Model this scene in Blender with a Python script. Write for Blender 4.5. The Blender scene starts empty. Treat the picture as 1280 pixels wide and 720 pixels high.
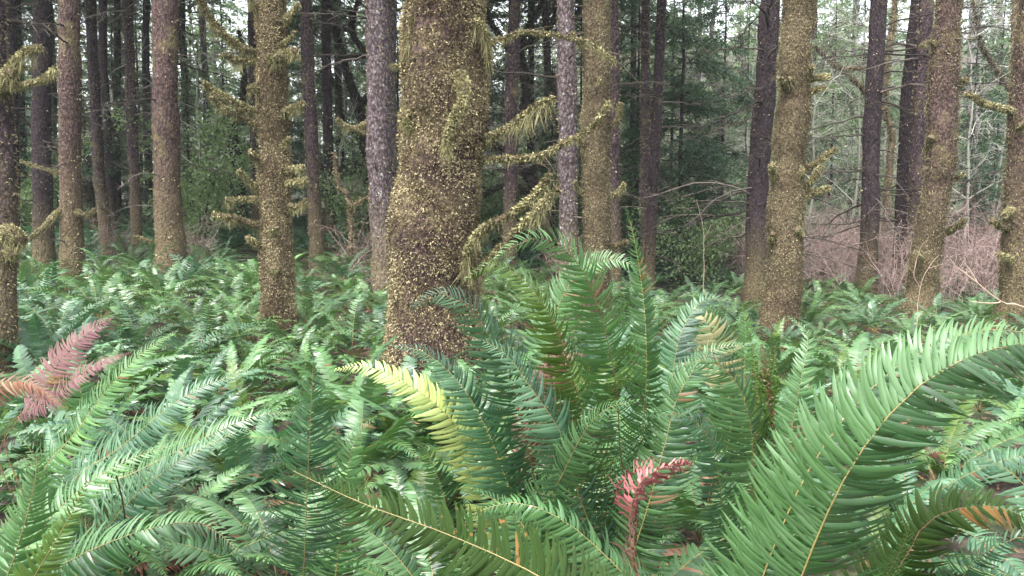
import bpy, math, random
import numpy as np
from mathutils import Vector, Matrix

# ------------------------------------------------------------------ camera, world, sun, exposure
sc = bpy.context.scene
CAMZ = 1.5
PITCH = math.radians(5.0)
FPX = 940.0
cam_d = bpy.data.cameras.new('camera')
cam = bpy.data.objects.new('camera', cam_d)
sc.collection.objects.link(cam)
cam.location = (0, 0, CAMZ)
cam.rotation_euler = (math.pi/2 - PITCH, 0, 0)
cam_d.sensor_width = 36
cam_d.lens = 36*FPX/1280
cam_d.clip_start = 0.05
cam_d.clip_end = 1000
sc.camera = cam

SUN_EL, SUN_AZ = math.radians(58), math.radians(215)
w = bpy.data.worlds.new('World'); sc.world = w; w.use_nodes = True
nt = w.node_tree
bg = nt.nodes['Background']
sky = nt.nodes.new('ShaderNodeTexSky'); sky.sky_type = 'NISHITA'; sky.sun_disc = False
sky.sun_elevation = SUN_EL; sky.sun_rotation = SUN_AZ; sky.air_density = 1.2; sky.dust_density = 4
hs = nt.nodes.new('ShaderNodeHueSaturation'); hs.inputs['Saturation'].default_value = 0.28
nt.links.new(sky.outputs[0], hs.inputs['Color']); nt.links.new(hs.outputs[0], bg.inputs['Color'])
bg.inputs['Strength'].default_value = 0.15
sd = bpy.data.lights.new('sun', 'SUN'); sd.energy = 1.2; sd.angle = math.radians(25); sd.color = (1, .97, .92)
so = bpy.data.objects.new('sun', sd); sc.collection.objects.link(so)
sdir = Vector((math.sin(SUN_AZ)*math.cos(SUN_EL), math.cos(SUN_AZ)*math.cos(SUN_EL), math.sin(SUN_EL)))
so.rotation_euler = sdir.to_track_quat('Z', 'Y').to_euler()
so.location = (0, 0, 30)
vs = sc.view_settings
vs.view_transform = 'Standard'; vs.look = 'None'; vs.gamma = 1; vs.use_curve_mapping = False
vs.exposure = 2.3
sc.cycles.max_bounces = 6; sc.cycles.diffuse_bounces = 3; sc.cycles.transmission_bounces = 3
sc.cycles.transparent_max_bounces = 4; sc.cycles.glossy_bounces = 2
sc.cycles.use_denoising = True

RNG = np.random.default_rng(7)
random.seed(7)

# ------------------------------------------------------------------ helpers
def at(px, py, Y):
    cx, cy = (px-640)/FPX, (360-py)/FPX
    d = np.array([cx, math.cos(PITCH)+cy*math.sin(PITCH), -math.sin(PITCH)+cy*math.cos(PITCH)])
    return np.array([0, 0, CAMZ]) + d*(Y/d[1])

def to_px(p):
    x, y, z = p[0], p[1], p[2]-CAMZ
    zf = y*math.cos(PITCH) - z*math.sin(PITCH)
    yu = y*math.sin(PITCH) + z*math.cos(PITCH)
    return 640+FPX*x/zf, 360-FPX*yu/zf

def hash3(i, j, k, s):
    n = (i*374761393 + j*668265263 + k*2147483647 + s*974634777) & 0xffffffff
    n = ((n ^ (n >> 13))*1274126177) & 0xffffffff
    return ((n ^ (n >> 16)) & 0xffff)/65535.0

def vnoise(P, scale=1.0, seed=0):
    P = np.asarray(P, float)*scale
    I = np.floor(P).astype(np.int64); F = P-I; F = F*F*(3-2*F)
    out = 0
    for a in (0, 1):
        for b in (0, 1):
            for c in (0, 1):
                wt = (F[:, 0] if a else 1-F[:, 0])*(F[:, 1] if b else 1-F[:, 1])*(F[:, 2] if c else 1-F[:, 2])
                out = out + wt*hash3(I[:, 0]+a, I[:, 1]+b, I[:, 2]+c, seed)
    return out

def nrm(v):
    return v/np.maximum(np.linalg.norm(v, axis=-1, keepdims=True), 1e-9)

class Geo:
    """vertices, quads / triangles, a float per vertex and a material index per face"""
    def __init__(s):
        s.V = []; s.F = []; s.R = []; s.n = 0
    def add(s, V, F, rnd=0.5, mat=0):
        V = np.asarray(V, float).reshape(-1, 3); F = np.asarray(F, np.int64)
        if len(V) == 0 or len(F) == 0: return
        s.V.append(V); s.F.append((F+s.n, mat)); s.n += len(V)
        s.R.append(np.broadcast_to(np.asarray(rnd, float), (len(V),)).copy())
    def merge(s, g, M=None, shift=0.0):
        for V, R, (F, m) in zip(g.V, g.R, g.F):
            pass
        V = np.concatenate(g.V); R = np.concatenate(g.R)+shift
        if M is not None:
            M = np.array(M); V = V@M[:3, :3].T + M[:3, 3]
        for F, m in g.F: s.F.append((F+s.n, m))
        s.V.append(V); s.R.append(R); s.n += len(V)
    def mesh(s, name, mats, smooth=True):
        me = bpy.data.meshes.new(name)
        if s.n == 0: return me
        V = np.concatenate(s.V); R = np.concatenate(s.R)
        idx = np.concatenate([F.ravel() for F, m in s.F])
        tot = np.concatenate([np.full(len(F), F.shape[1]) for F, m in s.F])
        mi = np.concatenate([np.full(len(F), m) for F, m in s.F])
        st = np.concatenate([[0], np.cumsum(tot)[:-1]])
        me.vertices.add(len(V)); me.vertices.foreach_set('co', V.astype(np.float32).ravel())
        me.loops.add(len(idx)); me.loops.foreach_set('vertex_index', idx.astype(np.int32))
        me.polygons.add(len(tot)); me.polygons.foreach_set('loop_start', st.astype(np.int32))
        me.polygons.foreach_set('loop_total', tot.astype(np.int32))
        me.polygons.foreach_set('material_index', mi.astype(np.int32))
        me.polygons.foreach_set('use_smooth', np.full(len(tot), smooth))
        me.update(calc_edges=True)
        a = me.attributes.new('rnd', 'FLOAT', 'POINT'); a.data.foreach_set('value', R.astype(np.float32))
        for m in mats: me.materials.append(m)
        return me

def link(name, me, parent=None, loc=(0, 0, 0), rot=(0, 0, 0), scale=1.0, M=None):
    o = bpy.data.objects.new(name, me)
    sc.collection.objects.link(o)
    if M is not None: o.matrix_basis = M
    else:
        o.location = loc; o.rotation_euler = rot
        o.scale = (scale,)*3 if np.isscalar(scale) else scale
    if parent is not None: o.parent = parent
    return o

def tag(o, label=None, cat=None, group=None, kind=None):
    if label: o['label'] = label
    if cat: o['category'] = cat
    if group: o['group'] = group
    if kind: o['kind'] = kind
    return o

def thing(name, label, cat, loc=(0, 0, 0), rotz=0, group=None):
    return tag(link(name, None, None, loc, (0, 0, rotz)), label, cat, group)

def resample(P, n=None, step=None):
    """Catmull-Rom through the points, evenly spaced"""
    P = np.asarray(P, float)
    Q = np.vstack([2*P[0]-P[1], P, 2*P[-1]-P[-2]])
    out = []
    for i in range(1, len(Q)-2):
        t = np.linspace(0, 1, 14, endpoint=False)[:, None]
        a, b, c, d = Q[i-1], Q[i], Q[i+1], Q[i+2]
        out.append(0.5*(2*b+(c-a)*t+(2*a-5*b+4*c-d)*t**2+(3*b-a-3*c+d)*t**3))
    out.append(Q[-2][None]); C = np.vstack(out)
    s = np.concatenate([[0], np.cumsum(np.linalg.norm(np.diff(C, axis=0), axis=1))])
    if n is None: n = max(3, int(s[-1]/step)+1)
    u = np.linspace(0, s[-1], n)
    return np.stack([np.interp(u, s, C[:, k]) for k in range(3)], 1), s[-1]

def tube(g, P, r, sides=6, rnd=0.5, mat=0, noise=0, nscale=6, seed=0, cap=True):
    P = np.asarray(P, float); n = len(P)
    r = np.broadcast_to(np.asarray(r, float), (n,))
    T = nrm(np.gradient(P, axis=0))
    ref = np.array([0.31, 0.17, 0.93]) if abs(T[0, 2]) < .8 else np.array([1, .2, 0.])
    A = nrm(np.cross(T, ref)); B = np.cross(T, A)
    th = np.linspace(0, 2*np.pi, sides, endpoint=False)
    D = np.cos(th)[None, :, None]*A[:, None]+np.sin(th)[None, :, None]*B[:, None]
    R = np.repeat(r[:, None], sides, 1)
    if noise:
        Q = (P[:, None]+D*R[:, :, None]).reshape(-1, 3)
        R = R*(1+noise*(vnoise(Q, nscale, seed)-.5).reshape(n, sides)*2)
    V = (P[:, None]+D*R[:, :, None]).reshape(-1, 3)
    i = np.arange(n-1)[:, None]*sides; j = np.arange(sides)[None]; k = (j+1) % sides
    F = np.stack([i+j, i+k, i+sides+k, i+sides+j], -1).reshape(-1, 4)
    g.add(V, F, rnd, mat)
    if cap and r[-1] > .004:
        g.add(np.vstack([V[-sides:], P[-1:]+T[-1]*r[-1]*.3]),
              np.stack([np.arange(sides), (np.arange(sides)+1) % sides, np.full(sides, sides)], 1), rnd, mat)
    return V.reshape(n, sides, 3), D

def diamonds(g, P, D, S, L, W, rnd, mat=0):
    """flat leaf-like kites: base P, direction D, sideways S"""
    N = len(P); L = np.broadcast_to(L, (N,))[:, None]; W = np.broadcast_to(W, (N,))[:, None]
    V = np.stack([P, P+D*L*.45+S*W*.5, P+D*L, P+D*L*.45-S*W*.5], 1).reshape(-1, 3)
    F = (np.arange(N)*4)[:, None]+np.arange(4)[None]
    g.add(V, F, np.repeat(np.broadcast_to(rnd, (N,)), 4), mat)

def rand_unit(n, rng=RNG):
    v = rng.normal(size=(n, 3)); return nrm(v)

# ------------------------------------------------------------------ materials
def newmat(name):
    m = bpy.data.materials.new(name); m.use_nodes = True
    nt = m.node_tree; nt.nodes.clear()
    return m, nt, nt.nodes.new('ShaderNodeOutputMaterial')

def ramp(nt, cols, fac=None, interp='LINEAR'):
    r = nt.nodes.new('ShaderNodeValToRGB'); r.color_ramp.interpolation = interp
    e = r.color_ramp.elements
    while len(e) < len(cols): e.new(0.5)
    for k, (p, c) in enumerate(cols):
        e[k].position = p; e[k].color = (*c, 1)
    if fac is not None: nt.links.new(fac, r.inputs[0])
    return r

def leafmat(name, cols, back=None, trans=0.25, tcol=(.12, .25, .04), rough=.45, objamt=.35, spec=.5, nscale=9, spots=None):
    m, nt, out = newmat(name)
    L = nt.links.new
    at_ = nt.nodes.new('ShaderNodeAttribute'); at_.attribute_name = 'rnd'
    oi = nt.nodes.new('ShaderNodeObjectInfo')
    geo = nt.nodes.new('ShaderNodeNewGeometry')
    no = nt.nodes.new('ShaderNodeTexNoise'); no.inputs['Scale'].default_value = nscale; no.inputs['Detail'].default_value = 3
    L(geo.outputs['Position'], no.inputs['Vector'])
    a = nt.nodes.new('ShaderNodeMath'); a.operation = 'MULTIPLY_ADD'; a.inputs[1].default_value = objamt
    L(oi.outputs['Random'], a.inputs[0]); L(at_.outputs['Fac'], a.inputs[2])
    b = nt.nodes.new('ShaderNodeMath'); b.operation = 'MULTIPLY_ADD'; b.inputs[1].default_value = .5
    L(no.outputs['Fac'], b.inputs[0]); L(a.outputs[0], b.inputs[2])
    c = nt.nodes.new('ShaderNodeMath'); c.operation = 'SUBTRACT'; c.inputs[1].default_value = .25+objamt/2
    L(b.outputs[0], c.inputs[0])
    r = ramp(nt, cols, c.outputs[0])
    col = r.outputs[0]
    if spots:
        n5 = nt.nodes.new('ShaderNodeTexNoise'); n5.inputs['Scale'].default_value = 70; n5.inputs['Detail'].default_value = 2
        L(geo.outputs['Position'], n5.inputs['Vector'])
        n6 = nt.nodes.new('ShaderNodeTexNoise'); n6.inputs['Scale'].default_value = 4; n6.inputs['Detail'].default_value = 2
        L(geo.outputs['Position'], n6.inputs['Vector'])
        ms_ = nt.nodes.new('ShaderNodeMath'); ms_.operation = 'MULTIPLY_ADD'; ms_.inputs[1].default_value = .45; L(n6.outputs['Fac'], ms_.inputs[0]); L(n5.outputs['Fac'], ms_.inputs[2])
        mr = nt.nodes.new('ShaderNodeMapRange'); mr.inputs['From Min'].default_value = .93; mr.inputs['From Max'].default_value = 1.0; L(ms_.outputs[0], mr.inputs['Value'])
        gt = nt.nodes.new('ShaderNodeMath'); gt.operation = 'GREATER_THAN'; gt.inputs[1].default_value = 1.35; L(at_.outputs['Fac'], gt.inputs[0])
        mm = nt.nodes.new('ShaderNodeMath'); mm.operation = 'MAXIMUM'; L(gt.outputs[0], mm.inputs[0]); L(mr.outputs[0], mm.inputs[1])
        mxs = nt.nodes.new('ShaderNodeMix'); mxs.data_type = 'RGBA'; L(mm.outputs[0], mxs.inputs['Factor']); L(col, mxs.inputs['A']); mxs.inputs['B'].default_value = (*spots, 1)
        col = mxs.outputs['Result']
    if back:
        mx = nt.nodes.new('ShaderNodeMix'); mx.data_type = 'RGBA'
        L(geo.outputs['Backfacing'], mx.inputs['Factor']); L(col, mx.inputs['A']); mx.inputs['B'].default_value = (*back, 1)
        col = mx.outputs['Result']
    p = nt.nodes.new('ShaderNodeBsdfPrincipled')
    L(col, p.inputs['Base Color']); p.inputs['Roughness'].default_value = rough
    if spots:
        rr = nt.nodes.new('ShaderNodeMapRange'); rr.inputs['To Min'].default_value = rough-.1; rr.inputs['To Max'].default_value = rough+.35
        rr.inputs['From Min'].default_value = .35; rr.inputs['From Max'].default_value = .65
        L(n6.outputs['Fac'], rr.inputs['Value']); L(rr.outputs[0], p.inputs['Roughness'])
    p.inputs['Specular IOR Level'].default_value = spec
    if trans:
        t = nt.nodes.new('ShaderNodeBsdfTranslucent'); t.inputs[0].default_value = (*tcol, 1)
        ms = nt.nodes.new('ShaderNodeMixShader'); ms.inputs[0].default_value = trans
        L(p.outputs[0], ms.inputs[1]); L(t.outputs[0], ms.inputs[2]); L(ms.outputs[0], out.inputs[0])
    else: L(p.outputs[0], out.inputs[0])
    return m

def barkmat(name, dark, mid, light, moss=(.14, .115, .055), mossamt=0.3, scale=26, lichen=0.0, zmoss=0.0, bump=.6):
    m, nt, out = newmat(name); L = nt.links.new
    tc = nt.nodes.new('ShaderNodeTexCoord')
    mp = nt.nodes.new('ShaderNodeMapping'); mp.inputs['Scale'].default_value = (1, 1, .55)
    L(tc.outputs['Object'], mp.inputs['Vector'])
    vo = nt.nodes.new('ShaderNodeTexVoronoi'); vo.inputs['Scale'].default_value = scale
    wn = nt.nodes.new('ShaderNodeTexNoise'); wn.inputs['Scale'].default_value = 14; wn.inputs['Detail'].default_value = 4
    L(mp.outputs[0], wn.inputs['Vector'])
    ad = nt.nodes.new('ShaderNodeVectorMath'); ad.operation = 'MULTIPLY_ADD'; ad.inputs[1].default_value = (.06,)*3
    L(wn.outputs['Color'], ad.inputs[0]); L(mp.outputs[0], ad.inputs[2]); L(ad.outputs[0], vo.inputs['Vector'])
    n2 = nt.nodes.new('ShaderNodeTexNoise'); n2.inputs['Scale'].default_value = 60; n2.inputs['Detail'].default_value = 5
    L(mp.outputs[0], n2.inputs['Vector'])
    mixf = nt.nodes.new('ShaderNodeMath'); mixf.operation = 'MULTIPLY_ADD'; mixf.inputs[1].default_value = .9
    L(vo.outputs['Distance'], mixf.inputs[0]); 
    n2s = nt.nodes.new('ShaderNodeMath'); n2s.operation = 'MULTIPLY_ADD'; n2s.inputs[1].default_value = .8; n2s.inputs[2].default_value = -.25
    L(n2.outputs['Fac'], n2s.inputs[0]); L(n2s.outputs[0], mixf.inputs[2])
    r = ramp(nt, [(.1, light), (.45, mid), (.8, dark)], mixf.outputs[0])
    # large patches
    n3 = nt.nodes.new('ShaderNodeTexNoise'); n3.inputs['Scale'].default_value = 2.2; n3.inputs['Detail'].default_value = 6; n3.inputs['Roughness'].default_value = .7
    L(tc.outputs['Object'], n3.inputs['Vector'])
    mr = nt.nodes.new('ShaderNodeMapRange'); mr.inputs['From Min'].default_value = .62-mossamt*.35; mr.inputs['From Max'].default_value = .74-mossamt*.3
    L(n3.outputs['Fac'], mr.inputs['Value'])
    f = mr.outputs[0]
    if zmoss:
        sx = nt.nodes.new('ShaderNodeSeparateXYZ'); L(tc.outputs['Object'], sx.inputs[0])
        zr = nt.nodes.new('ShaderNodeMapRange'); zr.inputs['From Min'].default_value = zmoss; zr.inputs['From Max'].default_value = zmoss*.3
        L(sx.outputs['Z'], zr.inputs['Value'])
        zm = nt.nodes.new('ShaderNodeMath'); zm.operation = 'MULTIPLY'; L(zr.outputs[0], zm.inputs[0]); zm.inputs[1].default_value = .8
        mxx = nt.nodes.new('ShaderNodeMath'); mxx.operation = 'MAXIMUM'; L(f, mxx.inputs[0]); L(zm.outputs[0], mxx.inputs[1]); f = mxx.outputs[0]
    n4 = nt.nodes.new('ShaderNodeTexNoise'); n4.inputs['Scale'].default_value = 45; n4.inputs['Detail'].default_value = 4; n4.inputs['Roughness'].default_value = .75
    L(tc.outputs['Object'], n4.inputs['Vector'])
    mc = ramp(nt, [(.3, tuple(x*.35 for x in moss)), (.55, moss), (.75, tuple(min(1, x*1.9) for x in moss))], n4.outputs['Fac'])
    fm = nt.nodes.new('ShaderNodeMath'); fm.operation = 'MULTIPLY'; L(f, fm.inputs[0])
    fr = nt.nodes.new('ShaderNodeMapRange'); fr.inputs['From Min'].default_value = .35; fr.inputs['From Max'].default_value = .55
    L(n4.outputs['Fac'], fr.inputs['Value']); L(fr.outputs[0], fm.inputs[1])
    mx = nt.nodes.new('ShaderNodeMix'); mx.data_type = 'RGBA'
    L(fm.outputs[0], mx.inputs['Factor']); L(r.outputs[0], mx.inputs['A']); L(mc.outputs[0], mx.inputs['B'])
    col = mx.outputs['Result']
    if lichen:
        v2 = nt.nodes.new('ShaderNodeTexNoise'); v2.inputs['Scale'].default_value = 9; v2.inputs['Detail'].default_value = 8; v2.inputs['Roughness'].default_value = .8
        L(tc.outputs['Object'], v2.inputs['Vector'])
        lr = nt.nodes.new('ShaderNodeMapRange'); lr.inputs['From Min'].default_value = .66-lichen*.2; lr.inputs['From Max'].default_value = .72-lichen*.2
        L(v2.outputs['Fac'], lr.inputs['Value'])
        m2 = nt.nodes.new('ShaderNodeMix'); m2.data_type = 'RGBA'; L(lr.outputs[0], m2.inputs['Factor']); L(col, m2.inputs['A'])
        m2.inputs['B'].default_value = (.42, .42, .42, 1); col = m2.outputs['Result']
    p = nt.nodes.new('ShaderNodeBsdfPrincipled'); p.inputs['Roughness'].default_value = .85; p.inputs['Specular IOR Level'].default_value = .25
    L(col, p.inputs['Base Color'])
    bp = nt.nodes.new('ShaderNodeBump'); bp.inputs['Strength'].default_value = bump; bp.inputs['Distance'].default_value = .03; bp.invert = True
    L(mixf.outputs[0], bp.inputs['Height']); L(bp.outputs[0], p.inputs['Normal'])
    L(p.outputs[0], out.inputs[0])
    return m

FERN = [(.0, (.009, .026, .009)), (.35, (.028, .080, .026)), (.7, (.065, .16, .045)), (1., (.15, .29, .08))]
M_fern = leafmat('fern_green', FERN, back=(.06, .135, .045), trans=.17, tcol=(.11, .26, .04), rough=.40, objamt=.6, spec=.75, spots=(.17, .10, .05))
M_fern_blue = leafmat('fern_blue_green', [(0, (.010, .032, .018)), (.4, (.032, .088, .045)), (1, (.10, .21, .105))], back=(.05, .12, .055), trans=.17, tcol=(.08, .22, .06), rough=.40, objamt=.6, spec=.75, spots=(.16, .10, .055))
M_fern_deep_shade = leafmat('fern_deep_green_shade', [(0, (.010, .022, .005)), (.5, (.020, .044, .008)), (1, (.045, .075, .014))], back=(.022, .045, .009), trans=.2, tcol=(.05, .09, .01), rough=.55, objamt=.1, spec=.2, spots=(.16, .09, .03))  # deep green; backlit shade of a frond's underside is put into the colour
M_fern_yellow = leafmat('fern_yellow_green', [(0, (.18, .26, .06)), (.5, (.38, .46, .14)), (1, (.55, .60, .24))], back=(.25, .31, .10), trans=.15, tcol=(.35, .42, .1), rough=.45, objamt=.2)
M_fern_olive = leafmat('fern_olive', [(0, (.022, .042, .008)), (.5, (.05, .10, .016)), (1, (.11, .16, .03))], back=(.06, .11, .02), trans=.15, tcol=(.12, .2, .03), rough=.4, objamt=.2)
M_fern_dead = leafmat('fern_withered', [(0, (.07, .03, .02)), (.5, (.17, .08, .052)), (1, (.27, .18, .125))], back=(.15, .09, .07), trans=.08, tcol=(.18, .09, .06), rough=.7, objamt=.5, spec=.2)
M_fern_pink = leafmat('fern_pink_brown', [(0, (.06, .03, .034)), (.5, (.13, .066, .072)), (1, (.24, .17, .15))], back=(.15, .085, .085), trans=.1, tcol=(.25, .1, .08), rough=.7, objamt=.3, spec=.2, spots=(.13, .075, .04))
M_fern_crimson = leafmat('fern_crimson', [(0, (.14, .03, .035)), (.5, (.36, .12, .13)), (1, (.50, .28, .26))], trans=.1, tcol=(.3, .08, .08), rough=.7, objamt=.2, spec=.2)
M_fern_pale = leafmat('fern_cream', [(0, (.30, .28, .12)), (1, (.60, .55, .34))], back=(.45, .42, .24), trans=.15, tcol=(.4, .4, .15), rough=.6, objamt=.1)
M_stalk = leafmat('fern_stalk', [(0, (.10, .075, .025)), (1, (.30, .24, .08))], trans=0, rough=.5)
M_stalk_brown = leafmat('fern_stalk_brown', [(0, (.07, .035, .015)), (1, (.22, .12, .05))], trans=0, rough=.5)
M_moss = leafmat('moss_tufts', [(0, (.045, .032, .02)), (.3, (.155, .125, .078)), (.65, (.30, .255, .15)), (1, (.49, .43, .25))], trans=.12, tcol=(.26, .22, .1), rough=.8, objamt=.1, spec=.1, nscale=5)
M_moss_g = leafmat('moss_green', [(0, (.04, .032, .022)), (.3, (.125, .103, .065)), (.65, (.215, .185, .11)), (1, (.36, .32, .19))], trans=.12, tcol=(.24, .24, .09), rough=.8, objamt=.1, spec=.1, nscale=5)
M_moss_bough = leafmat('moss_bough', [(0, (.05, .045, .024)), (.3, (.18, .165, .085)), (.65, (.33, .31, .16)), (1, (.50, .47, .25))], trans=.12, tcol=(.26, .26, .1), rough=.8, objamt=.1, spec=.1, nscale=5)
M_moss_dark = leafmat('moss_dark', [(0, (.012, .014, .008)), (.5, (.045, .055, .02)), (1, (.11, .12, .045))], trans=.1, tcol=(.1, .12, .04), rough=.85, objamt=.1, spec=.1)
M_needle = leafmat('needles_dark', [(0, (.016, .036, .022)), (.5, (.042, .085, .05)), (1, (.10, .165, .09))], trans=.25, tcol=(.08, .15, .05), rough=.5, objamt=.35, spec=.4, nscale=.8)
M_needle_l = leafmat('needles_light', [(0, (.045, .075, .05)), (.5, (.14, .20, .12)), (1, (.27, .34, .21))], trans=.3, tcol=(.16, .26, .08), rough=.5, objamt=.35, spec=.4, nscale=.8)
M_leaf = leafmat('broad_leaves', [(0, (.06, .10, .05)), (.5, (.19, .27, .13)), (1, (.36, .44, .25))], trans=.4, tcol=(.22, .36, .07), rough=.45, objamt=.3, nscale=.8)
M_farleaf = leafmat('far_foliage', [(0, (.05, .07, .045)), (.5, (.13, .165, .11)), (1, (.28, .32, .21))], trans=.35, tcol=(.2, .27, .12), rough=.6, objamt=.1, nscale=.25)
M_litter = leafmat('litter', [(0, (.05, .025, .015)), (.5, (.15, .08, .05)), (1, (.30, .19, .12))], trans=0, rough=.8, spec=.2)
M_redtwig = leafmat('red_twigs', [(0, (.07, .044, .038)), (.5, (.25, .165, .15)), (1, (.46, .36, .32))], trans=0, rough=.7, objamt=.4, spec=.3)
M_twig = leafmat('dead_twigs', [(0, (.02, .016, .013)), (.5, (.045, .036, .03)), (1, (.12, .10, .085))], trans=0, rough=.8, objamt=.3, spec=.2)
M_greytwig = leafmat('grey_twigs', [(0, (.08, .08, .06)), (.5, (.22, .22, .18)), (1, (.45, .46, .40))], trans=0, rough=.8, objamt=.3, spec=.2)
M_paletwig = leafmat('pale_twigs', [(0, (.25, .17, .12)), (1, (.5, .38, .30))], trans=0, rough=.6, objamt=.2)
M_bark_purple = barkmat('bark_purple', (.017, .011, .013), (.052, .033, .040), (.12, .082, .09), mossamt=.25, zmoss=2.2, scale=30)
M_bark_dark = barkmat('bark_dark', (.010, .006, .008), (.030, .019, .023), (.075, .052, .058), mossamt=.1, zmoss=1.6, scale=30)
M_bark_red = barkmat('bark_red_brown', (.025, .014, .013), (.075, .046, .042), (.15, .10, .09), mossamt=.3, zmoss=2.5, scale=34)
M_bark_lichen = barkmat('bark_lichen', (.03, .021, .023), (.095, .07, .075), (.20, .165, .172), mossamt=.05, zmoss=1.7, scale=28, lichen=.35)
M_bark_moss = barkmat('bark_mossy', (.03, .018, .012), (.09, .055, .035), (.17, .12, .07), mossamt=.75, scale=40, moss=(.125, .10, .06))
M_bark_main = barkmat('bark_main', (.02, .011, .012), (.06, .035, .034), (.13, .08, .072), mossamt=.5, scale=40, moss=(.14, .11, .06))
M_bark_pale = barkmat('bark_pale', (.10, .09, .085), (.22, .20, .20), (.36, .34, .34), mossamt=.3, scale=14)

def groundmat():
    m, nt, out = newmat('forest_floor'); L = nt.links.new
    tc = nt.nodes.new('ShaderNodeTexCoord')
    n1 = nt.nodes.new('ShaderNodeTexNoise'); n1.inputs['Scale'].default_value = 18; n1.inputs['Detail'].default_value = 8
    n2 = nt.nodes.new('ShaderNodeTexNoise'); n2.inputs['Scale'].default_value = .8; n2.inputs['Detail'].default_value = 5
    for n in (n1, n2): L(tc.outputs['Object'], n.inputs['Vector'])
    r1 = ramp(nt, [(.3, (.018, .012, .008)), (.5, (.035, .024, .017)), (.7, (.09, .062, .042))], n1.outputs['Fac'])
    r2 = ramp(nt, [(.3, (.02, .03, .010)), (.7, (.06, .08, .025))], n1.outputs['Fac'])
    mr = nt.nodes.new('ShaderNodeMapRange'); mr.inputs['From Min'].default_value = .48; mr.inputs['From Max'].default_value = .6
    L(n2.outputs['Fac'], mr.inputs['Value'])
    mx = nt.nodes.new('ShaderNodeMix'); mx.data_type = 'RGBA'; L(mr.outputs[0], mx.inputs['Factor']); L(r1.outputs[0], mx.inputs['A']); L(r2.outputs[0], mx.inputs['B'])
    p = nt.nodes.new('ShaderNodeBsdfPrincipled'); p.inputs['Roughness'].default_value = .9; L(mx.outputs['Result'], p.inputs['Base Color'])
    bp = nt.nodes.new('ShaderNodeBump'); bp.inputs['Strength'].default_value = .8; bp.inputs['Distance'].default_value = .04
    L(n1.outputs['Fac'], bp.inputs['Height']); L(bp.outputs[0], p.inputs['Normal']); L(p.outputs[0], out.inputs[0])
    return m
M_ground = groundmat()

# ------------------------------------------------------------------ ground: one sheet, hill far behind
def gz(x, y):
    x = np.atleast_1d(np.asarray(x, float)); y = np.atleast_1d(np.asarray(y, float))
    P = np.stack([x, y, 0*x], 1)
    b = (vnoise(P, .35, 3)-.5)*.22 + (vnoise(P, 1.3, 4)-.5)*.08
    rise = np.clip((y-45)/60, 0, 1)**1.3*26*np.clip((x+45)/60, .25, 1)
    slope = .8*np.clip((y-7)/11, 0, 1)*np.clip((2-x)/6+.1, 0, 1)
    return b*np.clip(1-np.abs(y)/200, 0, 1) + rise + slope
def gz1(x, y): return float(gz(x, y)[0])

def make_ground():
    xs = np.concatenate([np.linspace(-260, -32, 14), np.linspace(-30, 30, 121), np.linspace(32, 260, 14)])
    ys = np.concatenate([np.linspace(-80, -3, 8), np.linspace(-2.5, 40, 86), np.linspace(42, 260, 36)])
    X, Y = np.meshgrid(xs, ys)
    V = np.stack([X.ravel(), Y.ravel(), gz(X.ravel(), Y.ravel())], 1)
    a = np.arange(len(ys)-1)[:, None]*len(xs)+np.arange(len(xs)-1)[None]
    a = a.ravel(); F = np.stack([a, a+1, a+1+len(xs), a+len(xs)], 1)
    g = Geo(); g.add(V, F)
    tag(link('ground', g.mesh('ground', [M_ground])), kind='structure')
make_ground()

# ------------------------------------------------------------------ tree pieces
def add_moss(g, Vg, Dg, count, L, W, rng, density_scale=5., thresh=.35, hang=.35, out=.6, upbias=0, mat=0, clump=1):
    """tufts spread over a tube surface given by its rings"""
    n, s, _ = Vg.shape
    i = rng.random(count)*(n-1); j = rng.random(count)*s
    i0 = i.astype(int); fi = (i-i0)[:, None]; j0 = j.astype(int) % s; j1 = (j0+1) % s; fj = (j-j.astype(int))[:, None]
    P = (Vg[i0, j0]*(1-fj)+Vg[i0, j1]*fj)*(1-fi)+(Vg[i0+1, j0]*(1-fj)+Vg[i0+1, j1]*fj)*fi
    N = nrm(Dg[i0, j0]*(1-fj)+Dg[i0, j1]*fj)
    d = .6*vnoise(P, density_scale, 11)+.4*vnoise(P, density_scale*4, 12)
    k = d+rng.normal(size=count)*.05+upbias*N[:, 2] > thresh
    P, N, d = P[k], N[k], d[k]
    if clump > 1:   # tufts gather in little cushions
        q = len(P)//clump; P = np.repeat(P[:q], clump, 0)+rng.normal(size=(q*clump, 3))*L*.5; N = np.repeat(N[:q], clump, 0); d = np.repeat(np.clip(d[:q]+rng.normal(size=q)*.16, 0, 1), clump)
        P = P+N*(rng.random((len(P), 1))*L*.6)
    c = len(P)
    D = nrm(N*out+rand_unit(c, rng)*.75+np.array([0, 0, -hang]))
    S = nrm(np.cross(D, rand_unit(c, rng)))
    sz = rng.uniform(.5, 1.3, c)
    diamonds(g, P-N*.003, D, S, L*sz, W*sz, np.clip(.25+rng.normal(size=c)*.22+(d-.45)*1.2, 0, 1), mat)

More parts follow.
